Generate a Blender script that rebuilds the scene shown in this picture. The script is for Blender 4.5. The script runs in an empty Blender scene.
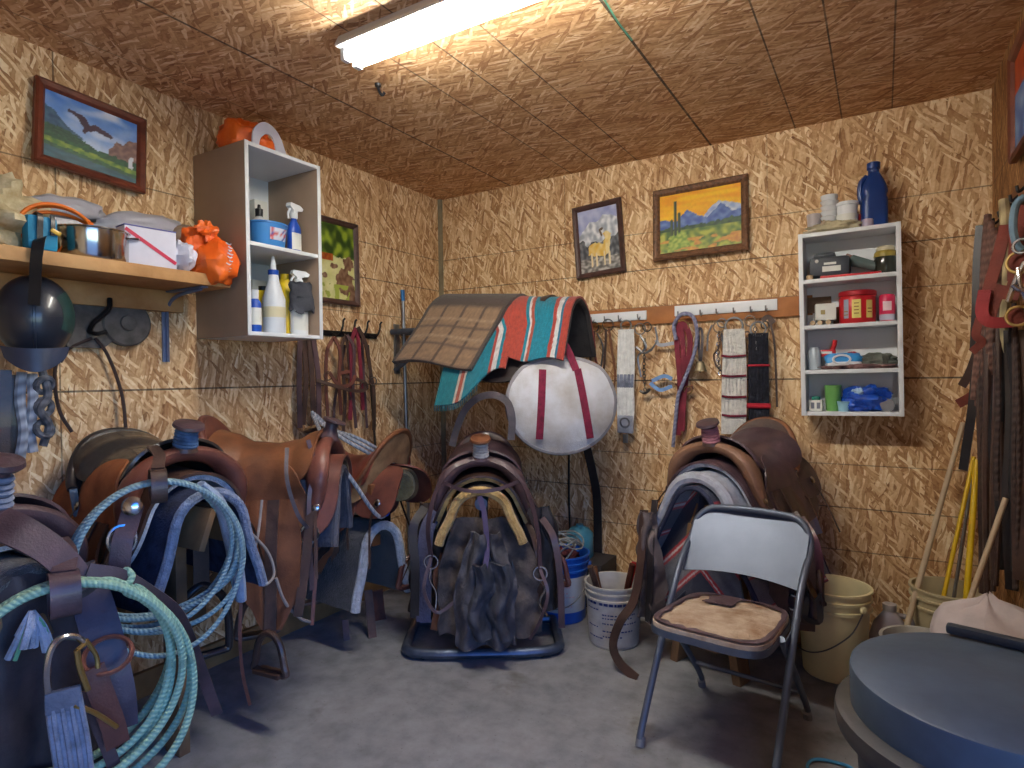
import bpy, bmesh, math, random
from mathutils import Vector, Matrix, noise, Euler
V = Vector; PI = math.pi; R_ = math.radians
scene = bpy.context.scene
COL = scene.collection
random.seed(11)

# ---------------------------------------------------------------- camera model (for reading places off the photograph)
FPX = 612.3; YAW = .5447; PIT = -.012; ROL = -.0143
CAM = V((2.537, -3.284, 1.2516)); ROOM_W = 2.938; H = 2.44
_v = V((-math.sin(YAW)*math.cos(PIT), math.cos(YAW)*math.cos(PIT), math.sin(PIT)))
_r0 = V((math.cos(YAW), math.sin(YAW), 0)); _u0 = _r0.cross(_v)
_r = _r0*math.cos(ROL)+_u0*math.sin(ROL); _u = -_r0*math.sin(ROL)+_u0*math.cos(ROL)
def ray(px, py): return _r*(px-512)/FPX+_u*(384-py)/FPX+_v
def PX(px, py, x=0): d = ray(px, py); return CAM+d*((x-CAM.x)/d.x)
def PY(px, py, y=0): d = ray(px, py); return CAM+d*((y-CAM.y)/d.y)
def PZ(px, py, z=0): d = ray(px, py); return CAM+d*((z-CAM.z)/d.z)

# ---------------------------------------------------------------- materials
def lin(c):
    o = []
    for x in c[:3]:
        x = x/255.
        o.append(x/12.92 if x <= .04045 else ((x+.055)/1.055)**2.4)
    return (o[0], o[1], o[2], 1)
class NT:
    def __init__(s, name):
        s.m = bpy.data.materials.new(name); s.m.use_nodes = True
        s.t = s.m.node_tree; s.n = s.t.nodes; s.n.clear()
        s.out = s.n.new('ShaderNodeOutputMaterial'); s.b = s.n.new('ShaderNodeBsdfPrincipled')
        s.t.links.new(s.b.outputs[0], s.out.inputs[0])
    def new(s, k, **kw):
        n = s.n.new('ShaderNode'+k)
        for a, b in kw.items(): setattr(n, a, b)
        return n
    def link(s, a, b): s.t.links.new(a, b)
    def val(s, sock, v):
        if hasattr(v, 'is_linked') or hasattr(v, 'links'): s.link(v, sock)
        else: sock.default_value = v
    def math(s, op, a, b=None, c=None):
        n = s.new('Math', operation=op)
        s.val(n.inputs[0], a)
        if b is not None: s.val(n.inputs[1], b)
        if c is not None: s.val(n.inputs[2], c)
        return n.outputs[0]
    def noise(s, vec, scale, detail=3, rough=.55, out=0):
        n = s.new('TexNoise'); s.link(vec, n.inputs['Vector']) if vec else None
        n.inputs['Scale'].default_value = scale; n.inputs['Detail'].default_value = detail
        n.inputs['Roughness'].default_value = rough
        return n.outputs[out]
    def ramp(s, f, stops):
        n = s.new('ValToRGB'); e = n.color_ramp.elements
        while len(e) < len(stops): e.new(.5)
        for x, (p, c) in zip(e, stops): x.position = p; x.color = c
        s.link(f, n.inputs[0]); return n.outputs[0]
    def mix(s, f, a, b, mode='MIX'):
        n = s.new('Mix', data_type='RGBA', blend_type=mode)
        s.val(n.inputs[0], f); s.val(n.inputs[6], a); s.val(n.inputs[7], b)
        return n.outputs[2]
    def bump(s, h, strength, dist=.01):
        n = s.new('Bump'); s.val(n.inputs['Height'], h)
        n.inputs['Strength'].default_value = strength; n.inputs['Distance'].default_value = dist
        s.link(n.outputs[0], s.b.inputs['Normal'])
    def obj(s): return s.new('TexCoord').outputs['Object']
_MC = {}
def mat(name, c, rough=.6, metal=0, var=.12, vs=9, bump=.0, bs=60, spec=.4, c2=None, coat=0, trans=0, alpha=1, sheen=0, use_attr=False):
    """general procedural material: base colour with noise variation towards c2 (or a darker shade of itself) and noise bump"""
    if name in _MC: return _MC[name]
    t = NT(name); o = t.obj()
    base = lin(c)
    c2 = lin(c2) if c2 else tuple([max(0, x*(1-var*2.2)) for x in base[:3]])+(1,)
    f = t.noise(o, vs, 5, .6)
    rr = t.ramp(f, [(.32, c2), (.62, base)])
    if use_attr:
        a = t.new('Attribute', attribute_name='Col').outputs['Color']
        g = t.ramp(f, [(.3, (1-var*2, 1-var*2, 1-var*2, 1)), (.65, (1, 1, 1, 1))])
        rr = t.mix(1., a, g, 'MULTIPLY')
    t.link(rr, t.b.inputs['Base Color'])
    t.b.inputs['Roughness'].default_value = rough; t.b.inputs['Metallic'].default_value = metal
    t.b.inputs['Specular IOR Level'].default_value = spec
    t.b.inputs['Coat Weight'].default_value = coat
    t.b.inputs['Transmission Weight'].default_value = trans
    t.b.inputs['Alpha'].default_value = alpha
    if sheen: t.b.inputs['Sheen Weight'].default_value = sheen
    if bump: t.bump(t.noise(o, bs, 4, .6), bump, .01)
    _MC[name] = t.m; return t.m
def rope_mat(name, c, c2, k=55, m=2):
    """twisted rope: diagonal lay pattern along the tube"""
    if name in _MC: return _MC[name]
    t = NT(name); a = t.new('Attribute', attribute_name='ruv').outputs['Vector']
    s = t.new('SeparateXYZ'); t.link(a, s.inputs[0])
    ph = t.math('ADD', t.math('MULTIPLY', s.outputs[1], k*2*PI), t.math('MULTIPLY', s.outputs[0], m*2*PI))
    w = t.math('MULTIPLY_ADD', t.math('SINE', ph), .5, .5)
    n = t.noise(t.obj(), 30, 3)
    t.link(t.mix(t.math('MULTIPLY_ADD', w, -.55, 1.0), lin(c2), t.mix(n, lin(c), lin([x*.85 for x in c]))), t.b.inputs['Base Color'])
    t.b.inputs['Roughness'].default_value = .8
    t.bump(w, .6, .004)
    _MC[name] = t.m; return t.m

# ---------------------------------------------------------------- mesh builder
def catmull(P, n=6, closed=False):
    P = [V(p) for p in P]
    if n <= 1 or len(P) < 3: 
        if n > 1 and len(P) == 2: return [P[0].lerp(P[1], i/n) for i in range(n+1)]
        return P
    out = []; L = len(P)
    for i in range(L if closed else L-1):
        if closed: a, b, c, d = P[i-1], P[i], P[(i+1) % L], P[(i+2) % L]
        else:
            b, c = P[i], P[i+1]
            a = P[i-1] if i else b*2-c
            d = P[i+2] if i+2 < L else c*2-b
        for k in range(n):
            t = k/n
            out.append(.5*((2*b)+(c-a)*t+(2*a-5*b+4*c-d)*t*t+(3*b-a-3*c+d)*t**3))
    if not closed: out.append(P[-1])
    return out
def lerp(a, b, t): return a+(b-a)*t
def interp(tab, x):
    if x <= tab[0][0]: return tab[0][1]
    for (a, b), (c, d) in zip(tab, tab[1:]):
        if x <= c:
            t = (x-a)/(c-a); t = t*t*(3-2*t); return b+(d-b)*t
    return tab[-1][1]
class B:
    def __init__(s): s.v = []; s.f = []; s.c = {}; s.uv = {}
    def add(s, vs, fs, col=None):
        o = len(s.v); s.v += [V(x) for x in vs]; s.f += [tuple(i+o for i in f) for f in fs]
        if col is not None:
            for i in range(len(vs)): s.c[o+i] = col if not callable(col) else col(vs[i])
        return s
    def frames(s, P, closed, up=None):
        n = len(P); T = []
        for i in range(n):
            a = P[i-1] if (i or closed) else P[i]; b = P[(i+1) % n] if (i+1 < n or closed) else P[i]
            d = b-a; T.append(d.normalized() if d.length > 1e-9 else V((0, 0, 1)))
        x = up or (V((0, 0, 1)) if abs(T[0].z) < .9 else V((1, 0, 0)))
        N = []
        for t in T:
            x = x-t*x.dot(t); x = x.normalized() if x.length > 1e-6 else t.orthogonal().normalized()
            N.append(x.copy())
        return T, N
    def tube(s, P, r, seg=8, closed=False, smooth=6, flat=1., caps=True, up=None, col=None):
        P = catmull(P, smooth, closed); n = len(P); T, N = s.frames(P, closed, up)
        o = len(s.v); L = 0
        for i in range(n):
            if i: L += (P[i]-P[i-1]).length
            q = r(i/(n-1)) if callable(r) else r
            bn = T[i].cross(N[i])
            for k in range(seg+1):
                a = 2*PI*k/seg
                s.uv[len(s.v)] = (k/seg, L, 0)
                s.v.append(P[i]+bn*(math.cos(a)*q)+N[i]*(math.sin(a)*q*flat))
                if col is not None: s.c[len(s.v)-1] = col
        m = seg+1
        for i in range(n if closed else n-1):
            j = (i+1) % n
            for k in range(seg): s.f.append((o+i*m+k, o+i*m+k+1, o+j*m+k+1, o+j*m+k))
        if caps and not closed:
            s.f.append(tuple(o+k for k in range(seg-1, -1, -1))); s.f.append(tuple(o+(n-1)*m+k for k in range(seg)))
        return s
    def ribbon(s, P, w, t=.004, n=(1, 0, 0), smooth=5, closed=False, col=None):
        """flat strap: w across, t thick; n = which way its face looks"""
        P = catmull(P, smooth, closed); k = len(P); T, _ = s.frames(P, closed)
        o = len(s.v); x = None
        for i in range(k):
            nn = V(n(i/(k-1))) if callable(n) else V(n)
            sd = T[i].cross(nn)
            if sd.length < .15: sd = x or T[i].orthogonal()
            sd.normalize(); x = sd; nm = sd.cross(T[i]).normalized()
            ww = w(i/(k-1)) if callable(w) else w
            for a, b in ((-1, -1), (1, -1), (1, 1), (-1, 1)):
                s.v.append(P[i]+sd*(a*ww/2)+nm*(b*t/2))
                if col is not None: s.c[len(s.v)-1] = col if not callable(col) else col(i/(k-1))
        for i in range(k if closed else k-1):
            j = (i+1) % k
            for q in range(4): s.f.append((o+i*4+q, o+i*4+(q+1) % 4, o+j*4+(q+1) % 4, o+j*4+q))
        if not closed: s.f.append((o+3, o+2, o+1, o)); s.f.append(tuple(o+(k-1)*4+q for q in range(4)))
        return s
    def sheet(s, fn, nu, nv, t=.006, col=None, wrapu=False):
        """thick skin over the points fn(u,v), u,v in 0..1"""
        G = [[V(fn(i/nu, j/nv)) for j in range(nv+1)] for i in range(nu+1)]
        NM = []
        for i in range(nu+1):
            row = []
            for j in range(nv+1):
                a = G[min(i+1, nu)][j]-G[max(i-1, 0)][j]; b = G[i][min(j+1, nv)]-G[i][max(j-1, 0)]
                c = a.cross(b); row.append(c.normalized() if c.length > 1e-12 else V((0, 0, 1)))
            NM.append(row)
        o = len(s.v); M = nv+1; S = (nu+1)*M
        for sg in ((1, -1) if t else (0,)):
            for i in range(nu+1):
                for j in range(M):
                    if col is not None: s.c[len(s.v)] = col(i/nu, j/nv) if callable(col) else col
                    s.v.append(G[i][j]+NM[i][j]*(sg*t/2))
        for i in range(nu):
            for j in range(nv):
                a = o+i*M+j; s.f.append((a, a+M, a+M+1, a+1))
                if t: s.f.append((a+S, a+S+1, a+S+M+1, a+S+M))
        if t:
            for i in range(nu):
                a = o+i*M; s.f.append((a, a+S, a+S+M, a+M))
                a = o+i*M+nv; s.f.append((a, a+M, a+S+M, a+S))
            for j in range(nv):
                a = o+j; s.f.append((a, a+1, a+S+1, a+S))
                a = o+nu*M+j; s.f.append((a, a+S, a+S+1, a+1))
        return s
    def box(s, c, d, rot=None, bev=.004, col=None):
        bm = bmesh.new(); bmesh.ops.create_cube(bm, size=1)
        for v in bm.verts: v.co = V((v.co.x*d[0], v.co.y*d[1], v.co.z*d[2]))
        if bev and min(d) > bev*2.2:
            bmesh.ops.bevel(bm, geom=bm.edges[:], offset=bev, segments=2, affect='EDGES', profile=.6)
        Rm = (rot if isinstance(rot, Matrix) else Euler(rot).to_matrix()) if rot is not None else Matrix.Identity(3)
        bm.verts.index_update()
        s.add([Rm @ v.co+V(c) for v in bm.verts], [[v.index for v in f.verts] for f in bm.faces], col)
        bm.free(); return s
    def lathe(s, prof, seg=24, c=(0, 0, 0), rot=None, sy=1., col=None):
        Rm = (rot if isinstance(rot, Matrix) else Euler(rot).to_matrix()) if rot is not None else Matrix.Identity(3)
        o = len(s.v); c = V(c)
        for r, z in prof:
            for k in range(seg):
                a = 2*PI*k/seg
                if col is not None: s.c[len(s.v)] = col
                s.v.append(Rm @ V((r*math.cos(a), r*math.sin(a)*sy, z))+c)
        for i in range(len(prof)-1):
            for k in range(seg):
                q = (k+1) % seg; s.f.append((o+i*seg+k, o+i*seg+q, o+(i+1)*seg+q, o+(i+1)*seg+k))
        if prof[0][0] > 1e-5: s.f.append(tuple(o+k for k in range(seg-1, -1, -1)))
        if prof[-1][0] > 1e-5: s.f.append(tuple(o+(len(prof)-1)*seg+k for k in range(seg)))
        return s
    def ring(s, c, R, r, n=(1, 0, 0), seg=16, rs=6, sx=1., sy=1.):
        n = V(n).normalized(); a = n.orthogonal().normalized() if abs(n.z) > .9 else n.cross(V((0, 0, 1))).normalized()
        b = n.cross(a)
        return s.tube([V(c)+a*(R*sx*math.cos(2*PI*k/seg))+b*(R*sy*math.sin(2*PI*k/seg)) for k in range(seg)], r, rs, True, 1, up=n)
    def blob(s, c, rad, amp=.12, fr=3., seed=0, nu=28, nv=18, flat=None, rot=None, pw=1.):
        """lumpy closed body (bag, bundle): ellipsoid pushed in and out by noise; flat = height below which it is flattened"""
        o = V((seed*7.3, seed*3.1, seed*1.7)); vs = []; fs = []
        Rm = Euler(rot).to_matrix() if rot is not None else Matrix.Identity(3)
        for j in range(nv+1):
            for i in range(nu):
                th = PI*j/nv; ph = 2*PI*i/nu
                d = V((math.sin(th)*math.cos(ph), math.sin(th)*math.sin(ph), math.cos(th)))
                if pw != 1: d = V([math.copysign(abs(x)**pw, x) for x in d])
                k = 1+amp*noise.noise(d*fr+o)*2+amp*.8*(abs(noise.noise(d*fr*2.3+o*2))-.25)
                p = V((d.x*rad[0], d.y*rad[1], d.z*rad[2]))*k
                if flat is not None: p.z = max(p.z, flat)
                vs.append(Rm @ p+V(c))
        for j in range(nv):
            for i in range(nu):
                q = (i+1) % nu; fs.append((j*nu+i, (j+1)*nu+i, (j+1)*nu+q, j*nu+q))
        return s.add(vs, fs)
    def prism(s, pts, ax, d, c=(0, 0, 0)):
        """closed outline pts (2-D) pushed along axis ax by d (centred)"""
        n = len(pts); vs = []
        for sg in (-.5, .5):
            for a, b in pts:
                p = {'x': (sg*d, a, b), 'y': (a, sg*d, b), 'z': (a, b, sg*d)}[ax]
                vs.append(V(p)+V(c))
        fs = [tuple(range(n)), tuple(range(2*n-1, n-1, -1))]+[(i, i+n, (i+1) % n+n, (i+1) % n) for i in range(n)]
        return s.add(vs, fs)
    def xf(s, M):
        s.v = [M @ p for p in s.v]; return s
    def mesh(s, name, sharp=42):
        me = bpy.data.meshes.new(name); me.from_pydata([tuple(p) for p in s.v], [], s.f)
        me.update()
        bm = bmesh.new(); bm.from_mesh(me); bmesh.ops.recalc_face_normals(bm, faces=bm.faces[:]); bm.to_mesh(me); bm.free()
        if s.c:
            a = me.color_attributes.new('Col', 'FLOAT_COLOR', 'POINT')
            for i in range(len(s.v)): a.data[i].color = lin(s.c.get(i, (128, 128, 128)))
        if s.uv:
            a = me.attributes.new('ruv', 'FLOAT_VECTOR', 'POINT')
            for i, u in s.uv.items(): a.data[i].vector = u
        me.polygons.foreach_set('use_smooth', [True]*len(me.polygons))
        me.set_sharp_from_angle(angle=R_(sharp))
        return me
def obj(name, b, m, parent=None, label=None, sharp=42):
    me = b.mesh(name, sharp)
    o = bpy.data.objects.new(name, me); COL.objects.link(o)
    me.materials.append(m)
    if parent is not None: o.parent = parent
    if label: o['label'] = label
    return o
def tag(o, label, cat, group=None):
    o['label'] = label; o['category'] = cat
    if group: o['group'] = group
    return o
def thing(name, label, cat, loc=(0, 0, 0), rz=0, group=None, rot=None):
    o = bpy.data.objects.new(name, None); COL.objects.link(o); o.empty_display_size = .05
    o.location = loc; o.rotation_euler = rot if rot else (0, 0, rz)
    return tag(o, label, cat, group)
def single(name, b, m, label, cat, group=None, sharp=42):
    """a thing that is one mesh: its origin goes to the middle of its foot"""
    xs = [p.x for p in b.v]; ys = [p.y for p in b.v]; zs = [p.z for p in b.v]
    c = V(((min(xs)+max(xs))/2, (min(ys)+max(ys))/2, min(zs)))
    b.v = [p-c for p in b.v]
    o = obj(name, b, m, None, None, sharp); o.location = c
    return tag(o, label, cat, group)
def struct(name, b, m, parent=None):
    o = obj(name, b, m, parent)
    if parent is None: o['kind'] = 'structure'
    return o
def dup(root, loc=None, rz=None, label=None):
    r = root.copy(); COL.objects.link(r)
    if loc is not None: r.location = loc
    if rz is not None: r.rotation_euler = (0, 0, rz)
    if label: r['label'] = label
    for ch in list(root.children):
        c = ch.copy(); COL.objects.link(c); c.parent = r
        for g in list(ch.children):
            d = g.copy(); COL.objects.link(d); d.parent = c
    return r
def writing(name, txt, size, m, parent, loc, rot, ext=.0004, align='CENTER'):
    """real lettering as a thin mesh"""
    cu = bpy.data.curves.new(name, 'FONT'); cu.body = txt; cu.size = size; cu.extrude = ext
    cu.align_x = align; cu.align_y = 'CENTER'; cu.resolution_u = 2
    tmp = bpy.data.objects.new(name, cu); COL.objects.link(tmp)
    me = bpy.data.meshes.new_from_object(tmp); bpy.data.objects.remove(tmp); bpy.data.curves.remove(cu)
    o = bpy.data.objects.new(name, me); COL.objects.link(o); me.materials.append(m)
    o.parent = parent; o.location = loc; o.rotation_euler = rot
    return o
SKY = 29.0; TUBE = 82.0; EXPO = 0.18; SAT = 1.55
# ================================================================ ROOM
def osb(name, ua, va, main, lines, pal, ends=(), seed=0.):
    """oriented strand board: layers of long flakes at several angles, printed guide lines and panel joints.
    ua/va: which object axes run across / up the board; main: main flake direction in degrees"""
    t = NT(name); s = t.new('SeparateXYZ'); t.link(t.obj(), s.inputs[0])
    U = s.outputs[ua]; Vv = s.outputs[va]
    cb = t.new('CombineXYZ'); t.link(U, cb.inputs[0]); t.link(Vv, cb.inputs[1]); cb.inputs[2].default_value = seed
    uv = cb.outputs[0]
    wn = t.new('TexNoise'); wn.inputs['Scale'].default_value = 9; wn.inputs['Detail'].default_value = 2
    t.link(uv, wn.inputs['Vector'])
    wsub = t.new('VectorMath', operation='SUBTRACT'); t.link(wn.outputs['Color'], wsub.inputs[0]); wsub.inputs[1].default_value = (.5, .5, .5)
    wsc = t.new('VectorMath', operation='SCALE'); t.link(wsub.outputs[0], wsc.inputs[0]); wsc.inputs['Scale'].default_value = .032
    wad = t.new('VectorMath', operation='ADD'); t.link(uv, wad.inputs[0]); t.link(wsc.outputs[0], wad.inputs[1])
    col = None; hgt = None
    layers = [(64, .09, .017, 0), (-50, .085, .016, .42), (30, .09, .016, .45), (-28, .10, .015, .45), (6, .11, .015, .5), (-12, .12, .011, .58), (44, .075, .010, .72)]
    for k, (a, ln, wd, th) in enumerate(layers):
        mp = t.new('Mapping'); mp.vector_type = 'TEXTURE'
        mp.inputs['Rotation'].default_value = (0, 0, R_(main+a*1.0)); mp.inputs['Scale'].default_value = (ln, wd, 1)
        mp.inputs['Location'].default_value = (.37*k+seed, .71*k, 0)
        t.link(wad.outputs[0], mp.inputs['Vector'])
        vo = t.new('TexVoronoi', voronoi_dimensions='2D', feature='F1'); t.link(mp.outputs[0], vo.inputs['Vector'])
        vo.inputs['Scale'].default_value = 1.0
        sc = t.new('SeparateColor'); t.link(vo.outputs['Color'], sc.inputs[0])
        shade = t.math('SUBTRACT', t.math('MULTIPLY_ADD', sc.outputs[0], .76, .20), t.math('MULTIPLY', t.math('POWER', vo.outputs['Distance'], 2.5), .28))
        if col is None: col = shade; hgt = None
        else:
            m = t.math('GREATER_THAN', sc.outputs[2], th)
            mx = t.new('Mix', data_type='FLOAT'); t.link(m, mx.inputs[0]); t.link(col, mx.inputs[2]); t.link(shade, mx.inputs[3]); col = mx.outputs[0]
    big = t.noise(uv, 2.2, 2); fine = t.noise(wad.outputs[0], 75, 2)
    col = t.math('ADD', col, t.math('MULTIPLY', t.math('SUBTRACT', big, .5), .22))
    col = t.math('ADD', col, t.math('MULTIPLY', t.math('SUBTRACT', fine, .5), .42))
    c = t.ramp(col, [(.0, lin(pal[0])), (.28, lin(pal[1])), (.55, lin(pal[2])), (.80, lin(pal[3])), (1., lin(pal[4]))])
    # printed lines and joints
    ln = None; br = t.noise(uv, 9, 2)
    for (axis, pos, wd, st) in lines:
        q = t.math('COMPARE', U if axis == 'u' else Vv, pos, wd*1.7)
        q = t.math('MULTIPLY', q, st)
        ln = q if ln is None else t.math('MAXIMUM', ln, q)
    if ln is not None:
        ln = t.math('MULTIPLY', ln, t.math('MINIMUM', 1.0, t.math('MULTIPLY', br, 1.9)))
        c = t.mix(ln, c, lin((48, 44, 40)))
    t.link(c, t.b.inputs['Base Color'])
    t.b.inputs['Roughness'].default_value = .72; t.b.inputs['Specular IOR Level'].default_value = .3
    return t.m
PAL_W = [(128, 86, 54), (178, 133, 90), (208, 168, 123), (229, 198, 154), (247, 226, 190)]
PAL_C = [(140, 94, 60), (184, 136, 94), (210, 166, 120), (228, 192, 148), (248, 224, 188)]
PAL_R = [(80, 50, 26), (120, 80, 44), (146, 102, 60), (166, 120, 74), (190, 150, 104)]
hl = [('v', 1.22, .0022, .85)]+[('v', 1.22+s*d, .0016, w) for s in (1, -1) for d, w in ((.406, .55), (.61, .75), (.813, .6))]
m_left = osb('osb_left', 1, 2, 90, hl+[('u', -2.24, .0016, .7)], PAL_W, seed=3.)
m_back = osb('osb_back', 0, 2, 90, hl+[('u', .93, .0016, .35), ('u', 2.05, .0016, .25)], PAL_W, seed=1.)
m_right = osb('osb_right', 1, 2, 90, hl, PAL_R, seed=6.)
m_front = osb('osb_front', 0, 2, 90, hl, PAL_W, seed=8.)
m_ceil = osb('osb_ceiling', 1, 0, 90, [('v', 1.78+s*d, .0018, w) for s in (1, -1) for d, w in ((.40, .8), (.60, .85), (.80, .7))]+[('v', 1.78, .003, .9), ('v', .56, .003, .8)]
             + [('v', .16, .0016, .5), ('u', -4.0, .002, .8)], PAL_C, seed=5.)
def floor_mat():
    t = NT('concrete_floor'); o = t.obj()
    a = t.noise(o, 1.6, 6, .62); b = t.noise(o, 11, 5, .6); c = t.noise(o, 90, 3)
    c1 = t.ramp(a, [(.3, lin((104, 106, 112))), (.5, lin((132, 134, 140))), (.7, lin((154, 155, 160)))])
    c1 = t.mix(.45, c1, t.ramp(b, [(.3, lin((88, 86, 86))), (.62, lin((146, 146, 150)))]))
    st = t.noise(o, 3.1, 4, .7)
    c1 = t.mix(t.ramp(st, [(.60, (0, 0, 0, 1)), (.72, (.55, .55, .55, 1))]), c1, lin((84, 74, 64)))
    c1 = t.mix(t.ramp(c, [(.66, (0, 0, 0, 1)), (.72, (.5, .5, .5, 1))]), c1, lin((70, 62, 54)))
    t.link(c1, t.b.inputs['Base Color']); t.b.inputs['Roughness'].default_value = .78
    t.bump(t.math('ADD', b, c), .18, .004); return t.m
FRONT = -4.5
struct('floor', B().box((ROOM_W/2, FRONT/2, -.05), (ROOM_W+.2, -FRONT+.2, .1), bev=0), floor_mat())
struct('ceiling', B().box((ROOM_W/2, FRONT/2, H+.04), (ROOM_W+.2, -FRONT+.2, .08), bev=0), m_ceil)
struct('wall_left', B().box((-.05, FRONT/2, H/2), (.1, -FRONT, H), bev=0), m_left)
struct('wall_back', B().box((ROOM_W/2, .05, H/2), (ROOM_W+.2, .1, H), bev=0), m_back)
DY0, DY1, DZ = -4.25, -2.50, 2.12
rw_ = B()
rw_.box((ROOM_W+.05, DY1/2, H/2), (.1, -DY1, H), bev=0)
rw_.box((ROOM_W+.05, (DY0+FRONT)/2, H/2), (.1, DY0-FRONT, H), bev=0)
rw_.box((ROOM_W+.05, (DY0+DY1)/2, (DZ+H)/2), (.1, DY1-DY0, H-DZ), bev=0)
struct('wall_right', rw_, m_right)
struct('wall_front', B().box((ROOM_W/2, FRONT-.05, H/2), (ROOM_W+.2, .1, H), bev=0), m_front)
wood = mat('pine_wood', (196, 150, 98), .65, var=.2, vs=5, bump=.1, bs=30, c2=(160, 112, 66))
wood_dk = mat('dark_stained_wood', (120, 74, 42), .6, var=.2, vs=6, c2=(84, 50, 28))
steel = mat('galvanised_steel', (150, 152, 156), .38, .85, var=.15, vs=12)
tr = B().box((.012, -.012, H/2), (.024, .024, H), bev=.003)
struct('trim_1', tr, mat('grey_corner_strip', (150, 138, 112), .6, var=.15))
struct('baseboard_left', B().box((.012, FRONT/2, .05), (.024, -FRONT, .1), bev=.002), mat('worn_board', (150, 116, 78), .75, var=.25, vs=4, c2=(108, 78, 48)))
# outside ground seen by the light that comes in at the door
gm = mat('dusty_ground', (196, 180, 156), .9, var=.1, vs=1)
struct('ground', B().box((ROOM_W+5.1, -3, -.06), (10, 16, .1), bev=0), gm)

# ================================================================ CAMERA, LIGHT
cam = bpy.data.objects.new('camera', bpy.data.cameras.new('camera')); COL.objects.link(cam)
cam.data.sensor_width = 36; cam.data.lens = FPX/1024*36; cam.data.clip_start = .02
Mx = Matrix((_r, _u, -_v)).transposed().to_4x4(); Mx.translation = CAM; cam.matrix_world = Mx
scene.camera = cam
w = bpy.data.worlds.new('sky'); scene.world = w; w.use_nodes = True
nt = w.node_tree; bg = nt.nodes['Background']
sky = nt.nodes.new('ShaderNodeTexSky'); sky.sky_type = 'HOSEK_WILKIE'; sky.turbidity = 3; sky.sun_direction = V((.5, .6, .62)).normalized(); sky.ground_albedo = .3
hs = nt.nodes.new('ShaderNodeHueSaturation'); hs.inputs['Saturation'].default_value = SAT; hs.inputs['Hue'].default_value = .525
nt.links.new(sky.outputs[0], hs.inputs['Color']); nt.links.new(hs.outputs[0], bg.inputs[0]); bg.inputs[1].default_value = SKY
pl = bpy.data.lights.new('door_portal', 'AREA'); pl.shape = 'RECTANGLE'; pl.size = DY1-DY0; pl.size_y = DZ; pl.cycles.is_portal = True
po = bpy.data.objects.new('door_portal', pl); COL.objects.link(po); po.location = (ROOM_W+.06, (DY0+DY1)/2, DZ/2); po.rotation_euler = (R_(90), 0, R_(90))
scene.view_settings.view_transform = 'Standard'; scene.view_settings.look = 'None'; scene.view_settings.gamma = 1
scene.view_settings.use_curve_mapping = False; scene.view_settings.exposure = EXPO
scene.cycles.use_denoising = True; scene.cycles.max_bounces = 8; scene.cycles.sample_clamp_indirect = 6
# strip light
def emis(name, c, s):
    t = NT(name); t.b.inputs['Base Color'].default_value = (.9, .9, .9, 1)
    t.b.inputs['Emission Color'].default_value = lin(c); t.b.inputs['Emission Strength'].default_value = s; return t.m
L = thing('ceiling_light', 'long white fluorescent strip light fixed to the ceiling', 'light', (.93, -1.71, H))
white_en = mat('white_enamel', (226, 226, 222), .4, var=.03)
obj('housing', B().prism([(-.05, 0), (-.068, -.036), (-.066, -.042), (.066, -.042), (.068, -.036), (.05, 0)], 'x', 1.25, (.625, 0, 0)), white_en, L)
for s in (-1, 1):
    obj('tube', B().tube([(.03, s*.028, -.062), (1.22, s*.028, -.062)], .018, 12, smooth=1), emis('lamp_glow', (255, 250, 238), TUBE) if s < 0 else bpy.data.materials['lamp_glow'], L)
    for x in (.012, 1.238):
        obj('lamp_holder', B().box((x, s*.028, -.058), (.022, .034, .05), bev=.006), mat('socket_plastic', (210, 214, 220), .5, var=.02), L)
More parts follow.
